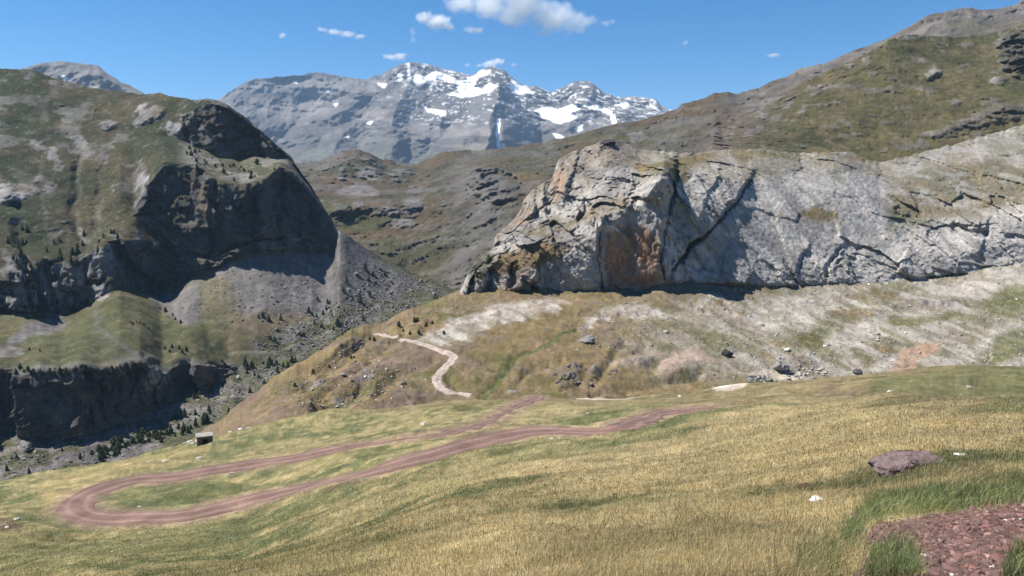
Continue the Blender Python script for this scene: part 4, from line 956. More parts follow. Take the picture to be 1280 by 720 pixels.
# ------------------------------------------------------------------ roads: draped sheets with two worn wheel tracks
def road_sheet(name, ob, cl, width, cbase, ctrack, cedge, lift, overgrown=None, jit=.55):
    n = len(cl); K = 11
    tan = np.gradient(cl[:, :2], axis=0); tan = gauss(tan, 2, 0); tan /= np.linalg.norm(tan, axis=1)[:, None]
    nor = np.stack([-tan[:, 1], tan[:, 0]], -1)
    V = np.zeros((n, K, 3)); Cc = np.zeros((n, K, 3), np.float32)
    s = np.r_[0, np.cumsum(np.linalg.norm(np.diff(cl[:, :2], axis=0), axis=1))]
    q = np.stack([s, 0 * s, 0 * s], -1)
    e0, e1 = fbm(q, 6, 4, .6), fbm(q, 6, 4, .6, off=50)
    ww = width(s / s[-1]) if callable(width) else np.full(n, width)
    if overgrown is not None:          # a stretch where turf has closed over the track
        u = np.arange(n) / n
        w = sstep(overgrown[0] - .02, overgrown[0] + .02, u) * sstep(overgrown[1] + .02, overgrown[1] - .02, u)
        ww = ww * (1 - .78 * w)
    for k in range(K):
        f = k / (K - 1) * 2 - 1
        off = f * ww / 2 + (jit * e0 if f > 0 else jit * e1) * abs(f)
        xy = cl[:, :2] + nor * off[:, None]
        for i in range(n):
            p, _ = drop(ob, xy[i, 0], xy[i, 1])
            z = p[2] if p is not None else cl[i, 2]
            V[i, k] = (xy[i, 0], xy[i, 1], z + lift * (1 if abs(f) < .99 else -3.0))
        tr = max(0, 1 - abs(abs(f) - .42) / .22)
        nz = fbm(np.stack([s, off, 0 * s], -1), 3, 3, .6)
        c = cbase * (1 - tr) + ctrack * tr
        ed = sstep(.80, 1.0, abs(f) + .25 * nz)
        Cc[:, k] = (c * (1 - ed)[:, None] + cedge * ed[:, None]) * (1 + .28 * nz)[:, None]
    r = grid_mesh(name, V, Cc, None, M_road)
    r['kind'] = 'structure'
    return r


M_road = land_material('gravel_track', 2.5, .25, .2, .6, .05, .3)
rx, ry = project(road_c)
hid = [i / 260 for i in range(110, 260) if 452 < rx[i] < 548]
OVER = (min(hid), max(hid))
o_road = road_sheet('road', o_meadow, road_c, lambda t: 3.5 - .8 * sstep(.58, .66, t) * sstep(.9, .84, t) + .5 * np.exp(-((t - .53) / .05) ** 2) + 1.2 * np.exp(-((t - .95) / .03) ** 2) - 1.3 * np.exp(-((t - .80) / .08) ** 2) - 1.4 * sstep(.08, 0, t), C(.148, .092, .077), C(.215, .148, .122), C(.15, .11, .078), .04, overgrown=OVER)
SPUR = [(590, 494), (575, 492.5), (562, 491), (552, 486), (546, 478), (547, 470), (554, 462), (563, 454), (568, 447), (563, 442), (550, 437.5), (535, 432), (518, 427.5), (500, 424), (486, 421), (474, 418.2), (469, 416.5)]
cs = resample(np.array([talus.P(x, y) for x, y in SPUR]), 160)
o_spur = road_sheet('road', o_talus, cs, 4.0, C(.33, .265, .225), C(.41, .34, .295), C(.24, .185, .145), .12, jit=.5)

# ------------------------------------------------------------------ stones
_bm = {}


def ico(sub):
    if sub not in _bm:
        b = bmesh.new(); bmesh.ops.create_icosphere(b, subdivisions=sub, radius=1.0)
        _bm[sub] = (np.array([v.co[:] for v in b.verts]), np.array([[v.index for v in f.verts] for f in b.faces])); b.free()
    return _bm[sub]


def rock_verts(sub, size, seed, rough=.35, flat=.25, cut=6, layered=0.0, boxy=1.0):
    V, Fc = ico(sub)
    V = np.sign(V) * np.abs(V) ** boxy
    r = np.random.default_rng(seed)
    for _ in range(cut):       # split faces, as broken stone has
        nrm = r.normal(size=3); nrm[2] = abs(nrm[2]) * 1.3; nrm /= np.linalg.norm(nrm)
        h = r.uniform(.45, .85)
        dd = V @ nrm
        V -= np.clip(dd - h, 0, None)[:, None] * nrm
    nz = fbm(V + seed * 3.7, .9, 4, .55)
    V *= (1 + rough * nz)[:, None]
    V = V * np.asarray(size) / 2
    if layered:
        V += layered * np.stack([0 * V[:, 0], ridged(V * np.array([.6, .6, 3.]) + V[:, :1] * .9, .30, 4, .6), ridged(V * np.array([.7, 1., 2.5]) + V[:, :1] * .5, .22, 4, .6)], -1)
    V[:, 2] = np.maximum(V[:, 2], -np.asarray(size)[2] / 2 * (1 - flat))
    return V, Fc


M_stone = simple_material('pale_stone', (.46, .43, .40), (.30, .28, .26), 6, .9, .5, .02)
M_white = simple_material('white_stone', (.52, .49, .44), (.36, .33, .30), 9, .85, .4, .01)
M_dark = simple_material('dark_stone', (.075, .075, .078), (.045, .045, .048), 3, .9, .6, .05)
M_grey = simple_material('grey_stone', (.24, .23, .22), (.14, .135, .13), 4, .9, .6, .04)
M_purple = simple_material('purple_rock', (.20, .145, .145), (.11, .08, .08), 7, .92, .9, .035)
M_soil = simple_material('bare_soil', (.055, .035, .028), (.10, .065, .048), 8, .95, .8, .03)
M_outcrop = simple_material('outcrop_stone', (.20, .17, .155), (.10, .088, .08), 2, .9, .6, .05)
M_green = simple_material('greenish_stone', (.24, .25, .235), (.13, .145, .13), 2, .9, .5, .05)
M_redstone = simple_material('red_stone', (.2, .1, .088), (.12, .062, .056), 14, .92, .6, .01)


def place_rock(name, land, px, py, wpx, hr, dr, mat, label, cat, group=None, seed=1, sub=3, sink=.22, yaw=0.0, rough=.3, cut=6, layered=0.0, ob=None, lean=0.0, boxy=1.0):
    p = land.P(px, py); d = p[1]
    w = wpx * d / F_PX
    V, Fc = rock_verts(sub, (w, w * dr, w * hr), seed, rough, .3, cut, layered, boxy)
    V[:, :2] *= (1.08 - .22 * V[:, 2:3] / (w * hr))
    if lean:
        c, s = math.cos(lean), math.sin(lean)
        V = np.stack([V[:, 0] * c - V[:, 2] * s, V[:, 1], V[:, 0] * s + V[:, 2] * c], -1)
    o = raw_mesh(name, V, Fc, mat, smooth=False)
    if ob is not None:
        q, _ = drop(ob, p[0], p[1] + w * dr * .3)
        if q is not None: p = np.array([p[0], p[1] + w * dr * .3, q[2]])
    o.location = (p[0], p[1], p[2] + w * hr * (.5 - sink)); o.rotation_euler = (0, 0, yaw)
    tag(o, label, cat, group)
    return o


place_rock('boulder', meadow, 1149, 582, 98, .32, .55, M_purple, 'long purple-brown ridged boulder lying in the dry grass at right', 'boulder', seed=14, sub=6, sink=.30, rough=.16, cut=12, layered=.028, ob=o_meadow, yaw=.10, boxy=.62)
place_rock('flat_stone', meadow, 1203, 569, 15, .2, .8, M_white, 'flat white stone just behind the right end of the purple boulder', 'stone', seed=21, ob=o_meadow, sink=.1)
place_rock('white_stone', meadow, 1023, 626, 19, .38, .7, M_white, 'white stone in the dry grass beside the dark earth clod', 'stone', seed=22, ob=o_meadow, sink=.2)
place_rock('earth_mound', meadow, 1008, 610, 20, .42, .8, M_soil, 'small mound of dark bare earth above the white stone in dry grass', 'earth mound', seed=23, ob=o_meadow, sink=.25, rough=.4)
place_rock('pebble', meadow, 1064, 589, 3, .6, .8, M_white, 'tiny white pebble in dry grass left of the purple boulder', 'stone', seed=24, ob=o_meadow)
place_rock('boulder', talus, 907, 444, 15, .75, .8, M_dark, 'small near-black boulder on the slope below the grey cliff', 'boulder', seed=31, sink=.2)
place_rock('boulder', talus, 976, 462, 20, .85, .8, M_grey, 'big grey angular boulder standing above the green-grey rock pile', 'boulder', seed=33, sub=4, sink=.15, cut=9)
place_rock('boulder', talus, 1072, 467, 12, .62, .8, M_dark, 'dark boulder just over the grassy edge below the pale talus', 'boulder', seed=34, sink=.2)
place_rock('boulder', talus, 733, 427, 20, .6, .8, M_grey, 'brown-grey boulder between the two white scree patches', 'boulder', seed=35, sub=4, sink=.25)
place_rock('white_stone', talus, 984, 438, 8, .6, .8, M_white, 'pale block on the slope above the big grey angular boulder', 'stone', seed=36)
place_rock('white_stone', talus, 521, 399, 3, .7, .8, M_white, 'tiny white stone on the brown slope behind the pale track', 'stone', seed=37)
place_rock('white_stone', meadow, 530, 531, 9, .4, .8, M_white, 'white stone on the meadow above the middle stretch of red track', 'stone', seed=38, ob=o_meadow)
place_rock('boulder', left_mountain, 298, 474, 7, 1.1, .9, M_stone, 'yellowish block standing on the stony valley floor right of the gorge', 'boulder', seed=39)
place_rock('boulder', cliff_land, 760, 180, 20, .4, .8, M_dark, 'dark rock knob crowning the top of the grey cliff', 'boulder', seed=40, sub=4)
r = np.random.default_rng(5)
for i in range(26):      # a heap of broken blocks at the meadow's far edge
    x, y = 948 + r.normal(0, 10), 474 + r.normal(0, 2.6)
    place_rock('rock_block', talus, x, y, r.uniform(3, 8), r.uniform(.5, .8), .8, M_green, 'greenish grey block in the rock pile below the big angular boulder', 'rock', 'blocks of the green-grey rock pile', 50 + i, 2)
for i in range(30):
    x = r.uniform(985, 1035); y = 470 - .12 * (x - 985) * .3 + r.normal(-3, 3.5)
    place_rock('rock_block', talus, x, y, r.uniform(2.5, 7), r.uniform(.5, .8), .8, [M_stone, M_white, M_grey][i % 3], 'pale block strewn right of the big angular boulder', 'rock', 'pale blocks right of the angular boulder', 90 + i, 2)
for i in range(36):
    x, y = r.uniform(690, 770), 0
    y = 470 - (x - 720) * .12 + r.normal(2, 6)
    place_rock('rock_block', talus, x, y, r.uniform(3, 9), r.uniform(.5, .8), .8, M_outcrop, 'dark grey block of the outcrop above the road bend', 'rock', 'blocks of the dark outcrop', 140 + i, 2, sink=.45)

# pale stones scattered on the near meadow
sp = [(300, 537), (287, 538), (310, 536), (186, 578), (205, 577), (290, 592), (174, 634), (248, 573), (20, 650), (140, 690), (735, 517), (850, 496), (1113, 490), (1213, 485), (1070, 588), (700, 548), (690, 549), (8, 660), (262, 540), (247, 541), (235, 553), (240, 555)]
for i, (x, y) in enumerate(sp):
    place_rock('pale_stone', meadow, x, y, r.uniform(4, 8), .45, .8, M_stone if i % 2 else M_white, 'small pale stone lying on the meadow turf', 'stone', 'pale stones scattered on the meadow', 200 + i, 2, ob=o_meadow)
# white stones on the red gravel, and larger red blocks
for i, (x, y, w) in enumerate([(1153, 697, 14), (1145, 710, 7), (1198, 650, 6), (1258, 651, 6), (1267, 650, 6), (1278, 650, 7), (1231, 691, 11), (1242, 712, 12), (1190, 720, 8), (1203, 720, 6), (1150, 716, 5), (1047, 719, 6), (1158, 714, 4)]):
    place_rock('white_stone', meadow, x, y, w, .5, .7, M_white, 'small white stone among the red gravel', 'stone', 'white stones among the red gravel', 240 + i, 3, ob=o_meadow, yaw=i)
for i, (x, y, w) in enumerate([(1262, 692, 30), (1250, 700, 18), (1205, 680, 16), (1113, 668, 14), (1170, 690, 15), (1238, 660, 18), (1185, 662, 13), (1220, 712, 20), (1271, 668, 22)]):
    place_rock('red_stone', meadow, x, y, w, .45, .8, M_redstone, 'larger red stone lying in the red gravel', 'stone', 'larger red stones in the gravel', 260 + i, 3, ob=o_meadow, yaw=i * 1.3)


# loose stones: one mesh each for gravel and for the boulder fields
def scatter(name, land, cells_w, n, size, mat, seed, sub=1, flat=.6, colr=None):
    r = np.random.default_rng(seed)
    W = land.W
    nr, nc = W.shape[:2]
    w = cells_w[:-1, :-1].reshape(-1).astype(float); w /= w.sum()
    pick = r.choice(len(w), n, p=w)
    i, j = pick // (nc - 1), pick % (nc - 1)
    a, b = r.random(n)[:, None], r.random(n)[:, None]
    P = (W[i, j] * (1 - a) + W[i, j + 1] * a) * (1 - b) + (W[i + 1, j] * (1 - a) + W[i + 1, j + 1] * a) * b
    V0, Fc = ico(sub)
    protos = []
    for k in range(12):
        V, _ = rock_verts(sub, (2, 2 * r.uniform(.6, 1), 2 * flat * r.uniform(.7, 1.2)), seed * 31 + k, .3, .2, 5)
        protos.append(V)
    protos = np.array(protos)
    kk = r.integers(0, 12, n); ang = r.random(n) * 6.283
    s = size(r, n, P)
    pv = protos[kk] * s[:, None, None]
    c, sn = np.cos(ang)[:, None], np.sin(ang)[:, None]
    pv = np.stack([pv[..., 0] * c - pv[..., 1] * sn, pv[..., 0] * sn + pv[..., 1] * c, pv[..., 2]], -1)
    pv += P[:, None, :]; pv[..., 2] += (s * flat * .35)[:, None]
    FF = Fc[None] + (np.arange(n) * len(V0))[:, None, None]
    cc = None
    if colr is not None:
        cc = np.repeat(colr(r, n), len(V0), 0)
    o = raw_mesh(name, pv.reshape(-1, 3), FF.reshape(-1, 3), mat, cc)
    o['kind'] = 'stuff'
    return o


def cell_px(land):
    """screen area of each cell, to spread things evenly over what shows"""
    X, Y = land.FX, land.FY
    a = np.abs((X[:, 1:] - X[:, :-1])[:-1] * (Y[1:] - Y[:-1])[:, :-1])
    out = np.zeros_like(X); out[:-1, :-1] = a
    return out


M_gravel = simple_material('gravel_stones', (0, 0, 0), None, 20, .92, .4, .01, attr=True)
M_scree = simple_material('scree_stones', (0, 0, 0), None, 1, .92, .5, .3, attr=True)
meadow.finish(); talus.finish(); left_mountain.finish()
m = meadow
wg = cell_px(m) * m.soil * (m.FY < 760) * (m.FX > 1040) * (m.FX < 1340) * (m.W[..., 1] < 20)
scatter('gravel', m, wg, 9500, lambda r, n, P: np.minimum(np.exp(r.normal(-4.55, .62, n)), .038), M_gravel, 3, 1, .55, lambda r, n: (C(.118, .068, .058)[None] * np.exp(r.normal(0, .38, (n, 1))) + np.abs(r.normal(0, .012, (n, 1)))).astype(np.float32))
m = left_mountain; X, Y = m.FX, m.FY
wl = cell_px(m) * np.clip(poly(X, Y, [(385, 420), (420, 380), (470, 335), (540, 350), (560, 366), (480, 405), (400, 445)], 8) + .7 * poly(X, Y, [(310, 425), (400, 395), (480, 390), (420, 430), (330, 440)], 6)
                          + .7 * poly(X, Y, [(285, 470), (330, 445), (440, 425), (400, 470), (300, 520), (250, 530)], 6) + .55 * poly(X, Y, [(-60, 560), (60, 550), (200, 515), (290, 470), (310, 490), (240, 550), (100, 590), (-60, 620)], 6)
                          + .12 * poly(X, Y, [(190, 380), (300, 325), (415, 320), (470, 330), (400, 400), (300, 410)], 8), 0, 1) * sstep(3.3, 3.1, np.broadcast_to(m.T[:, None] * 1.0, X.shape))
scatter('scree', m, wl, 5200, lambda r, n, P: np.exp(r.normal(-.35, .5, n)) * P[:, 1] / 700, M_scree, 9, 1, .75, lambda r, n: (C(.155, .147, .14)[None] * np.exp(r.normal(0, .28, (n, 1)))).astype(np.float32))
m = talus; X, Y = m.FX, m.FY
wt = cell_px(m) * np.clip(.5 * poly(X, Y, [(870, 480), (900, 430), (960, 420), (1060, 460), (1100, 470), (900, 490)], 8) + .35 * poly(X, Y, [(700, 400), (850, 370), (1000, 360), (1280, 330), (1300, 460), (1000, 465), (860, 430), (720, 440)], 10)
                          + .35 * poly(X, Y, [(330, 510), (450, 425), (480, 430), (540, 470), (560, 490), (420, 510)], 6) + .6 * poly(X, Y, [(560, 385), (660, 362), (830, 353), (1060, 353), (1200, 345), (1290, 322), (1290, 332), (1200, 357), (1060, 364), (830, 364), (700, 372), (600, 385)], 4) + .3 * poly(X, Y, [(330, 500), (370, 470), (450, 424), (480, 416), (560, 378), (565, 386), (470, 432), (380, 482)], 4), 0, 1) * (m.T[:, None] < 4)
scatter('scree', m, wt, 9000, lambda r, n, P: np.exp(r.normal(-1.6, .55, n)), M_scree, 10, 1, .7, lambda r, n: (C(.29, .27, .245)[None] * np.exp(r.normal(0, .3, (n, 1)))).astype(np.float32))
m = hillside; m.finish(); X, Y = m.FX, m.FY
# ------------------------------------------------------------------ grass: bent blades over the near meadow
def grass(name, n, dmax, mat):
    m = meadow; r = np.random.default_rng(77)
    W = m.W; nr, nc = W.shape[:2]
    D = W[..., 1]
    w = cell_px(m) * (m.FY < 770) * (m.FX > -60) * (m.FX < 2300) * np.where(m.FX > 1320, .3, 1) * (D < dmax) * (m.T[:, None] < 9)
    w = w * (.55 + .45 * np.clip(D / 14, 0, 1.6)) * (1 - m.soil * .985) * (1 + .9 * m.tuft) * np.clip(1 - (D / dmax) ** 3, 0, 1)
    w = w * (dist_road > 2.3)
    w = w[:-1, :-1].reshape(-1).astype(float); w /= w.sum()
    pick = r.choice(len(w), n, p=w)
    i, j = pick // (nc - 1), pick % (nc - 1)
    a, b = r.random(n)[:, None], r.random(n)[:, None]
    P = (W[i, j] * (1 - a) + W[i, j + 1] * a) * (1 - b) + (W[i + 1, j] * (1 - a) + W[i + 1, j + 1] * a) * b
    base = m.col[i, j]; tf = m.tuft[i, j]
    d = np.linalg.norm(P, axis=1)
    clump = fbm(P, .45, 3, .6, off=2)
    stalk = r.random(n) < .10
    h = np.exp(r.normal(-3.25, .42, n)) * np.where(stalk, 2.2, 1.0) * np.clip(1 + .9 * clump, .3, 2.2) * (1 + .35 * tf) * (1 + np.clip(d - 10, 0, 40) * .012)
    wd = np.maximum(.0032, .55 * d / F_PX) * r.uniform(.8, 1.3, n)
    az = r.random(n) * 6.283
    wind = np.array([.55, -.15])
    lean = np.stack([np.cos(az), np.sin(az)], -1) * r.uniform(.1, .75, n)[:, None] + wind * r.uniform(.0, .3, n)[:, None]
    side = np.stack([-np.sin(az + 1.0), np.cos(az + 1.0)], -1)
    # keep blades broadside to some extent from the front
    side = side * np.array([1.0, .6])
    side /= np.linalg.norm(side, axis=1)[:, None]
    s3 = np.concatenate([side, np.zeros((n, 1))], 1) * (wd / 2)[:, None]
    l3 = np.concatenate([lean, np.ones((n, 1))], 1) * h[:, None]
    mid = P + np.concatenate([lean * .35, np.full((n, 1), .58)], 1) * h[:, None]
    tip = P + l3 * np.array([1, 1, .92])
    P0 = P - np.array([0, 0, .01])
    V = np.stack([P0 - s3, P0 + s3, mid - s3 * .75, mid + s3 * .75, tip], 1).reshape(-1, 3)
    k = (np.arange(n) * 5)[:, None]
    tri = np.concatenate([k + [0, 1, 3], k + [0, 3, 2], k + [2, 3, 4]], 1).reshape(-1, 3)
    hue = r.normal(0, 1, (n, 1))
    dryb = np.clip(r.random((n, 1)) * 1.5 - .55 - .5 * tf[:, None] + 1.2 * stalk[:, None], 0, 1)
    bright = np.exp(r.normal(0.0, .28, (n, 1)) + .25 * clump[:, None])
    c = base * 1.7 * bright
    c = c * (1 - .5 * dryb) + np.array([.42, .34, .19]) * .5 * dryb
    c = c * np.array([1 + .0, 1, 1]) * (1 + hue * np.array([[.06, -.02, -.05]]))
    cc = np.repeat(np.clip(c, .01, .8), 5, 0)
    o = raw_mesh(name, V, tri, mat, cc)
    o['kind'] = 'stuff'
    return o


M_grass = simple_material('grass_blades', (0, 0, 0), None, 30, .75, 0, 0, attr=True, trans=.32)
o_grass = grass('grass', 400000, 75, M_grass)

# ------------------------------------------------------------------ conifers and scrub
M_needles = simple_material('pine_needles', (.022, .034, .014), (.042, .055, .022), 1.2, .85, 0)
M_bark = simple_material('bark', (.11, .085, .065), (.07, .055, .042), 6, .95, .5, .02)
M_bush = simple_material('scrub_leaves', (.035, .045, .02), (.06, .068, .03), 1.5, .85, 0)


def conifer(h, wr, seed, n=260, bushy=0.0):
    """crown of drooping needle sprays in whorls round a tapered trunk"""
    r = np.random.default_rng(seed)
    V, Fc = [], []
    for k in range(n):
        t = r.random() ** (1.25 if bushy < .5 else .9)
        z = h * (.10 + .88 * t)
        prof = (1 - t) ** .8 * (1 - bushy) + bushy * math.sqrt(max(0, 1 - (2 * t - .8) ** 2 * .8))
        R = wr * (prof * r.uniform(.65, 1.15) * (1 + .25 * math.sin(9 * t * 3.1 + seed)) + .05)
        a = r.random() * 6.283
        ca, sa = math.cos(a), math.sin(a)
        wd = .32 * R + .05 * h * .5
        tipz = z - .22 * R + r.normal(0, .02 * h)
        b = len(V)
        i0 = R * .15
        V += [(ca * i0, sa * i0, z + .05 * h), (ca * R * .7 - sa * wd * .5, sa * R * .7 + ca * wd * .5, tipz + .05 * h), (ca * R, sa * R, tipz), (ca * R * .7 + sa * wd * .5, sa * R * .7 - ca * wd * .5, tipz + .03 * h), (ca * R * .6, sa * R * .6, z + .07 * h)]
        Fc += [(b, b + 1, b + 4), (b, b + 4, b + 3), (b + 4, b + 1, b + 2), (b + 4, b + 2, b + 3)]
    tv, tf = [], []
    for zz, rr in ((-.06 * h, .035 * h), (.35 * h, .024 * h), (.93 * h, .005 * h)):
        for q in range(6):
            tv.append((rr * math.cos(q * 1.047), rr * math.sin(q * 1.047), zz))
    for s in range(2):
        for q in range(6):
            a, b = s * 6 + q, s * 6 + (q + 1) % 6
            tf.append((a, b, b + 6, a + 6))
    return V, Fc, tv, tf


protos = []
for k, (wr, by) in enumerate([(.30, 0), (.24, 0), (.36, .25), (.42, .6)]):
    V, Fc, tv, tf = conifer(1.0, wr, 3 + k, 230, by)
    cm = raw_mesh('crown', V, Fc, M_needles if by < .5 else M_bush).data
    tm = raw_mesh('trunk', tv, tf, M_bark).data
    protos.append((cm, tm))
for o in [o for o in COL.objects if o.name.split('.')[0] in ('crown', 'trunk')]:
    bpy.data.objects.remove(o)
rt = np.random.default_rng(12)


def tree(land, px, py, hpx, label, group, kind=None, name='pine_tree', cat='tree'):
    p = land.P(px, py)
    k = kind if kind is not None else int(rt.integers(0, 3))
    h = hpx * p[1] / F_PX * rt.uniform(.6, 1.3)
    root = bpy.data.objects.new(name, None); COL.objects.link(root)
    root.location = p; root.rotation_euler = (0, 0, rt.random() * 6.28); root.scale = (h, h, h)
    root.empty_display_size = .1
    for nm, me in (('crown', protos[k][0]), ('trunk', protos[k][1])):
        o = bpy.data.objects.new(nm, me); COL.objects.link(o); o.parent = root
    tag(root, label, cat, group)
    return root


Z1 = [(685, 240), (723, 188), (604, 235), (560, 265), (550, 298), (445, 270), (400, 280), (345, 285), (318, 265), (300, 270), (655, 300), (637, 325), (583, 315), (772, 285), (775, 330), (755, 200), (780, 55), (795, 105), (868, 80), (695, 112), (683, 155), (800, 170), (620, 200), (488, 350), (503, 352),
      (352, 368), (372, 377), (630, 265), (525, 245), (815, 80), (880, 125), (940, 40), (655, 308), (565, 190), (610, 205), (745, 325), (765, 340), (590, 255), (540, 260)]
for x, y in Z1:
    tree(left_mountain, 240 + x / 3.6, 320 + (y + 8) / 3.6, rt.uniform(5, 8), 'small dark pine among the boulders of the valley floor above the footpath', 'pines in the boulder field')
Z2 = [(660, 390), (672, 380), (645, 400), (465, 465), (588, 450), (505, 490), (520, 485), (340, 495), (360, 475), (380, 480), (395, 485), (410, 490), (432, 498), (385, 515), (272, 505), (247, 520), (280, 530), (325, 565), (257, 607), (375, 605), (400, 598), (240, 485), (350, 482), (430, 490), (500, 480), (270, 495), (300, 540), (450, 470), (245, 500)]
for x, y in Z2:
    tree(left_mountain, 240 + x / 3.6, 320 + (y + 8) / 3.6, rt.uniform(6, 10), 'dark pine below the footpath between the gorge and the brown spur', 'pines below the footpath')
Z3 = [(1000, 280), (970, 300), (1052, 270), (967, 380), (1035, 360), (870, 400), (915, 390), (905, 460), (965, 440), (1020, 420), (1170, 395), (1245, 270), (985, 305), (1010, 400), (840, 470), (880, 450), (940, 450), (1000, 430), (820, 480), (860, 490), (895, 480), (925, 470), (1130, 400), (1040, 380)]
for x, y in Z3:
    tree(left_mountain, x / 4, 420 + (y + 14) / 4, rt.uniform(8, 12), 'tall dark pine in the thicket behind the stone hut', 'pines behind the hut')
Z4 = [(68, 600), (175, 620), (118, 675), (385, 600), (400, 525), (445, 580), (10, 660), (300, 560)]
for x, y in Z4:
    tree(left_mountain, x / 4, 420 + (y + 14) / 4, rt.uniform(6, 9), 'small lone pine on the grey boulders under the gorge wall', 'pines under the gorge wall')
for i in range(62):
    t = rt.random(); x = 478 + t * 330; y = 588 - t * 100 + rt.normal(0, 16) - 6
    tree(left_mountain, x / 4, 420 + (y + 10) / 4, rt.uniform(5, 9), 'rounded dark scrub bush on the slope below the gorge mouth', 'scrub bushes below the gorge', 3 if rt.random() < .6 else 2, 'scrub_bush', 'bush')
for x, y in [(100, 140), (140, 155), (170, 170), (250, 160), (300, 165), (370, 155), (400, 160), (450, 165), (480, 165), (530, 165), (600, 135), (640, 140), (660, 130), (690, 140), (560, 165), (50, 180), (20, 190), (720, 170), (740, 200), (700, 190), (120, 160), (200, 165), (270, 170), (330, 165), (350, 165), (420, 170), (505, 170), (585, 150), (620, 150), (675, 150), (610, 165), (650, 165), (680, 170), (710, 150), (80, 170)]:
    tree(left_mountain, x / 4, 420 + (y + 22) / 4, rt.uniform(5, 9), 'dark bush lining the grassy rim of the shaded gorge', 'bushes on the gorge rim', 3 if rt.random() < .5 else 2, 'rim_bush', 'bush')
for i in range(70):
    if i < 22: x, y = rt.normal(24, 8), rt.uniform(285, 345)
    elif i < 46: x, y = rt.uniform(28, 100), 0; y = 375 - .25 * (x - 28) + rt.normal(-8, 16)
    elif i < 62: x, y = rt.uniform(62, 125), rt.normal(314, 8)
    else: x, y = rt.uniform(125, 200), 0; y = 298 + .1 * (x - 125) + rt.normal(0, 7)
    tree(left_mountain, x, y, rt.uniform(5, 9), 'dark pine clinging to the crags at the foot of the left mountain', 'pines on the left crags')
for x, y in [(166, 404), (171, 401), (175, 402), (180, 405), (186, 409), (163, 401), (200, 384), (207, 388), (216, 392), (219, 398), (226, 402), (37, 436), (50, 437), (206, 434), (215, 433), (224, 434), (233, 437), (212, 438), (228, 439)]:
    tree(left_mountain, x, y + 2, rt.uniform(3.5, 6), 'tiny dark shrub on the green terrace under the left cliffs', 'shrubs on the green terrace', 2, 'terrace_shrub', 'bush')
tree(cliff_land, 611, 328, 15, 'round dark bush on the ledge at the left end of the grey cliff', None, 3, 'cliff_bush', 'bush')
for i, (x, y) in enumerate([(596, 346), (590, 356), (603, 350), (586, 362)]):
    tree(cliff_land, x, y, rt.uniform(8, 12), 'dark bush in the crags below the round cliff bush', 'bushes in the left cliff crags', 3, 'cliff_bush', 'bush')
for i in range(40):
    x = rt.uniform(225, 345); y = 195 + (x - 225) * .28 + rt.normal(0, 9)
    tree(left_mountain, x, y, rt.uniform(3, 6), 'dark green bush on the sunlit ledges of the left cliff', 'bushes on the left cliff ledges', 3, 'ledge_bush', 'bush')

for i in range(16):
    x = rt.uniform(335, 560); y = float(np.interp(x, [335, 370, 445, 500, 560], [492, 468, 423, 402, 376])) + abs(rt.normal(0, 14)) + 5
    tree(talus, x, y, rt.uniform(3.5, 6.5), 'low dark shrub on the brown spur left of the pale track', 'shrubs on the brown spur', 3, 'spur_shrub', 'bush')

# ------------------------------------------------------------------ the small stone hut
M_wall = simple_material('hut_stone', (.20, .185, .17), (.10, .093, .088), 3, .95, .8, .05)
M_roof = simple_material('hut_slab', (.25, .235, .215), (.16, .15, .14), 1.5, .95, .5, .03)
M_hole = simple_material('hut_timber', (.07, .05, .04), (.045, .033, .027), 5, .9, .4, .02)


def box_mesh(name, b0, b1, mat, parent=None, z_top=None, rough=0.0, seg=1, bevel=0.04):
    bm = bmesh.new()
    bmesh.ops.create_cube(bm, size=1.0)
    for v in bm.verts:
        v.co = Vector([(b0[k] + b1[k]) / 2 + v.co[k] * (b1[k] - b0[k]) for k in range(3)])
    bmesh.ops.bevel(bm, geom=list(bm.edges), offset=bevel, segments=2, affect='EDGES')
    if seg > 1:
        bmesh.ops.subdivide_edges(bm, edges=[e for e in bm.edges if e.calc_length() > .3], cuts=seg, use_grid_fill=True)
    if rough:
        V = np.array([v.co[:] for v in bm.verts]); d = fbm(V, .5, 3, .6)
        for v, k in zip(bm.verts, d): v.co += v.normal * float(k) * rough
    me = bpy.data.meshes.new(name); bm.to_mesh(me); bm.free()
    me.materials.append(mat)
    o = bpy.data.objects.new(name, me); COL.objects.link(o)
    if parent: o.parent = parent
    return o


hp = meadow.P(253, 556); k = hp[1] / F_PX
wF, wS, hh = 19.0 * k, 17.0 * k, 11.5 * k
hut = bpy.data.objects.new('stone_hut', None); COL.objects.link(hut)
hut.location = (hp[0], hp[1] + wS * .5, drop(o_meadow, hp[0], hp[1] + wS * .5)[0][2]); hut.rotation_euler = (0, 0, .40)
tag(hut, 'small flat-roofed stone hut at the edge of the meadow above the valley', 'hut')
t = .3
x0, x1, y0, y1 = -wF / 2, wF / 2, -wS / 2, wS / 2
dw = .45
box_mesh('front_wall', (x0, y0, -1.0), (-dw, y0 + t, hh), M_wall, hut, rough=.06, seg=5)
box_mesh('front_wall', (dw, y0, -1.0), (x1, y0 + t, hh), M_wall, hut, rough=.06, seg=5)
box_mesh('lintel', (-dw + .004, y0 + .02, hh - .35), (dw - .004, y0 + t - .02, hh - .004), M_wall, hut, bevel=.02)
box_mesh('door', (-dw + .004, y0 + .16, -1.0), (dw - .004, y0 + .22, hh - .36), M_hole, hut, bevel=.01)
box_mesh('back_wall', (x0, y1 - t, -1.0), (x1, y1, hh), M_wall, hut, rough=.06, seg=5)
box_mesh('side_wall', (x0, y0 + t + .003, -1.0), (x0 + t, y1 - t - .003, hh), M_wall, hut, rough=.06, seg=5)
box_mesh('side_wall', (x1 - t, y0 + t + .003, -1.0), (x1, y1 - t - .003, hh), M_wall, hut, rough=.06, seg=5)
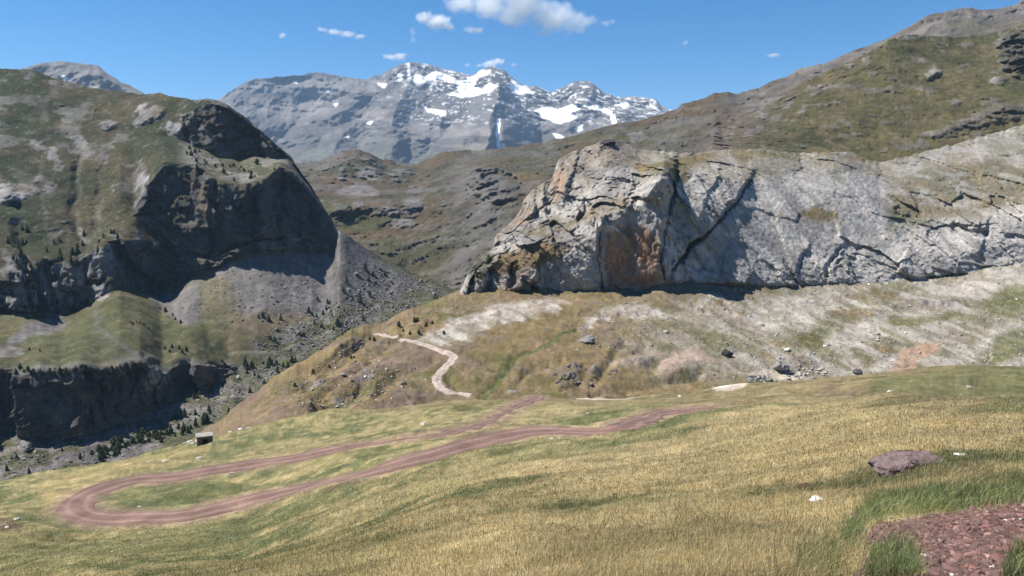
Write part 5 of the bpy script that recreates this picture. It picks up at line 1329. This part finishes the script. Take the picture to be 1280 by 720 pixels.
box_mesh('roof', (x0 - .15, y0 - .18, hh + .004), (x1 + .15, y1 + .15, hh + .22), M_roof, hut, rough=.04, seg=6)
for i, (x, y, w) in enumerate([(238, 553, 6), (233, 552, 4), (241, 555, 5), (228, 553, 3), (245, 543, 5), (252, 541, 6), (263, 556, 4), (230, 551, 3), (235, 555, 3)]):
    place_rock('hut_stone', meadow, x, y, w, .6, .8, M_white if i % 2 else M_stone, 'loose pale stone lying beside the stone hut', 'stone', 'stones around the hut', 300 + i, 2, ob=o_meadow)

# ------------------------------------------------------------------ sky, sun, air
SUN = np.array([-.56, .04, .83]); SUN /= np.linalg.norm(SUN)
wd = bpy.data.worlds.new('World'); scene.world = wd; wd.use_nodes = True
nt = wd.node_tree; nt.nodes.clear()
sky = nt.nodes.new('ShaderNodeTexSky'); sky.sky_type = 'NISHITA'; sky.sun_disc = False
sky.sun_elevation = math.asin(SUN[2]); sky.sun_rotation = math.atan2(SUN[0], SUN[1])
sky.altitude = 2000; sky.air_density = 1.0; sky.dust_density = 0.0; sky.ozone_density = 3.0
bg = nt.nodes.new('ShaderNodeBackground'); bg.inputs['Strength'].default_value = .074
wo = nt.nodes.new('ShaderNodeOutputWorld')
hs = nt.nodes.new('ShaderNodeHueSaturation'); hs.inputs['Saturation'].default_value = 1.36
nt.links.new(sky.outputs[0], hs.inputs['Color']); nt.links.new(hs.outputs[0], bg.inputs[0]); nt.links.new(bg.outputs[0], wo.inputs[0])
sl = bpy.data.lights.new('sun', 'SUN'); sl.energy = 5.0; sl.angle = math.radians(.53); sl.color = (1.0, .945, .85)
so = bpy.data.objects.new('sun', sl); COL.objects.link(so)
so.rotation_euler = Vector(-SUN).to_track_quat('-Z', 'Y').to_euler()

HAZE = 3.2e-5
m, nt = nodes('haze_air')
out = N(nt, 'ShaderNodeOutputMaterial'); pv = N(nt, 'ShaderNodeVolumePrincipled')
pv.inputs['Color'].default_value = (.44, .68, 1.0, 1); pv.inputs['Density'].default_value = HAZE; pv.inputs['Anisotropy'].default_value = .1
nt.links.new(pv.outputs[0], out.inputs['Volume'])
zs = [float(l.W[..., 2].min()) for l in (far_range, far_summit, pass_hill, left_mountain, talus, cliff_land, hillside, meadow)]
zt = [float(l.W[..., 2].max()) for l in (far_range, pass_hill, hillside)]
b0, b1 = (-7000, -60, min(zs) - 1), (7000, 11600, max(zt) + 15)
V = [(x, y, z) for z in (b0[2], b1[2]) for x, y in ((b0[0], b0[1]), (b1[0], b0[1]), (b1[0], b1[1]), (b0[0], b1[1]))]
hz = raw_mesh('haze', V, [(3, 2, 1, 0), (4, 5, 6, 7), (0, 1, 5, 4), (1, 2, 6, 5), (2, 3, 7, 6), (3, 0, 4, 7)], m)
hz['kind'] = 'stuff'


# clouds: bodies of vapour beyond the haze, denser towards their cores
def cloud(lobes, dens, label, d=15000.0, soft=.55, group=None):
    k = d / F_PX
    cen = np.array([world(x, y, d) for x, y, *_ in lobes])
    c0 = cen.mean(0)
    rad = np.array([(rx * k, max(rx, ry) * .62 * k, ry * k) for _, _, rx, ry in lobes])
    m, nt = nodes('cloud_vapour'); Lk = nt.links.new
    out = N(nt, 'ShaderNodeOutputMaterial'); tc = N(nt, 'ShaderNodeTexCoord')
    acc = None
    rmean = float(np.sqrt(rad[:, 0] * rad[:, 2]).mean())
    nz = N(nt, 'ShaderNodeTexNoise', i_Scale=1 / (rmean * .75), i_Detail=7.0, i_Roughness=.62)
    Lk(tc.outputs['Object'], nz.inputs['Vector'])
    for c, rr in zip(cen - c0, rad):
        sb = N(nt, 'ShaderNodeVectorMath', operation='SUBTRACT'); sb.inputs[1].default_value = c
        dv = N(nt, 'ShaderNodeVectorMath', operation='DIVIDE'); dv.inputs[1].default_value = rr
        ln = N(nt, 'ShaderNodeVectorMath', operation='LENGTH')
        Lk(tc.outputs['Object'], sb.inputs[0]); Lk(sb.outputs[0], dv.inputs[0]); Lk(dv.outputs[0], ln.inputs[0])
        if acc is None: acc = ln.outputs['Value']
        else:
            mn = N(nt, 'ShaderNodeMath', operation='SMOOTH_MIN'); mn.inputs[2].default_value = .25
            Lk(acc, mn.inputs[0]); Lk(ln.outputs['Value'], mn.inputs[1]); acc = mn.outputs[0]
    ma = N(nt, 'ShaderNodeMath', operation='MULTIPLY_ADD'); Lk(nz.outputs['Fac'], ma.inputs[0]); ma.inputs[1].default_value = 2.1
    ng = N(nt, 'ShaderNodeMath', operation='MULTIPLY'); Lk(acc, ng.inputs[0]); ng.inputs[1].default_value = -1.0
    Lk(ng.outputs[0], ma.inputs[2])
    mr = N(nt, 'ShaderNodeMapRange'); mr.inputs['From Min'].default_value = .22; mr.inputs['From Max'].default_value = .22 + soft
    mr.inputs['To Max'].default_value = dens
    Lk(ma.outputs[0], mr.inputs['Value'])
    vp = N(nt, 'ShaderNodeVolumePrincipled'); vp.inputs['Color'].default_value = (.995, .997, 1, 1); vp.inputs['Anisotropy'].default_value = .0
    Lk(mr.outputs[0], vp.inputs['Density']); Lk(vp.outputs[0], out.inputs['Volume'])
    # one closed shell round the lobes
    Vd, Fc = ico(4)
    aspect = np.array([max(1, (np.ptp(cen[:, 0]) + 2 * rad[:, 0].mean()) / (2 * rad[:, 2].mean())), 1.0, 1.0])
    dirs = Vd * aspect; dirs /= np.linalg.norm(dirs, axis=1)[:, None]
    Rm = np.zeros(len(dirs))
    for c, rr in zip(cen - c0, rad):
        rr = rr * 1.35
        A = ((dirs / rr) ** 2).sum(1); B = -2 * (dirs * c / rr ** 2).sum(1); Cq = ((c / rr) ** 2).sum() - 1
        disc = B * B - 4 * A * Cq
        t = np.where(disc > 0, (-B + np.sqrt(np.maximum(disc, 0))) / (2 * A), 0)
        Rm = np.maximum(Rm, t)
    Rm = np.maximum(Rm, rmean * .2)
    o = raw_mesh('cloud', dirs * Rm[:, None], Fc, m, smooth=True)
    o.location = c0
    tag(o, label, 'cloud', group)
    return o


cloud([(578, 4, 30, 15), (612, 8, 34, 20), (650, 8, 42, 24), (690, 22, 40, 20), (722, 28, 24, 15), (680, 40, 20, 7), (640, 24, 34, 9), (640, -14, 50, 20)], .0042, 'large white cumulus cloud cut by the top of the picture', 15000)
cloud([(532, 22, 14, 9), (546, 27, 20, 11), (560, 33, 12, 7)], .01, 'medium white puffy cloud left of the large cumulus', 15200)
cloud([(403, 37, 8, 3.5), (418, 40, 12, 4.5), (434, 43, 12, 4.5), (449, 46, 9, 3.5)], .010, 'thin slanting streak of white cloud above the left peaks', 15400)
cloud([(353, 44, 6, 4.5)], .012, 'tiny cloud puff left of the slanting streak', 15600)
cloud([(516, 40, 5, 7), (517, 50, 5, 5)], .004, 'faint upright wisp of cloud below the medium puffy cloud', 15400)
cloud([(488, 71, 11, 5), (500, 71, 11, 6)], .010, 'small white cloud touching the snowy left summit', 15800)
cloud([(612, 80, 13, 6), (622, 77, 11, 6), (600, 82, 6, 3)], .010, 'small white cloud behind the pointed snowy peak', 15900)
cloud([(588, 37, 9, 6), (598, 38, 10, 4.5)], .010, 'small oval cloud under the left end of the large cumulus', 15100)
cloud([(966, 69, 10, 3.5)], .007, 'faint flat cloud wisp above the right ridge', 15300)
cloud([(857, 53, 5, 3.5)], .006, 'tiny faint cloud dot in the sky right of centre', 15300)
cloud([(584, 81, 5, 3)], .007, 'tiny faint cloud speck left of the pointed snowy peak', 15700)
cloud([(642, 81, 5, 3)], .007, 'tiny faint cloud speck right of the pointed snowy peak', 15700)
cloud([(757, 29, 9, 5), (765, 27, 5, 4)], .004, 'faint wisp at the right tip of the large cumulus', 15300)

# ------------------------------------------------------------------ camera and render settings
cam = bpy.data.cameras.new('camera'); co = bpy.data.objects.new('camera', cam); COL.objects.link(co)
cam.sensor_width = 36.0; cam.lens = 36.0 * F_PX / 1280.0; cam.clip_start = .05; cam.clip_end = 80000
co.location = (0, 0, 0); co.rotation_euler = (math.pi / 2 - PITCH, 0, 0)
scene.camera = co
scene.view_settings.view_transform = 'Standard'; scene.view_settings.look = 'None'
scene.view_settings.exposure = 0.85; scene.view_settings.gamma = 1.0
scene.cycles.use_denoising = True
scene.cycles.max_bounces = 30; scene.cycles.diffuse_bounces = 3; scene.cycles.volume_bounces = 28; scene.cycles.transparent_max_bounces = 12
scene.cycles.volume_step_rate = 1.0; scene.cycles.volume_max_steps = 256
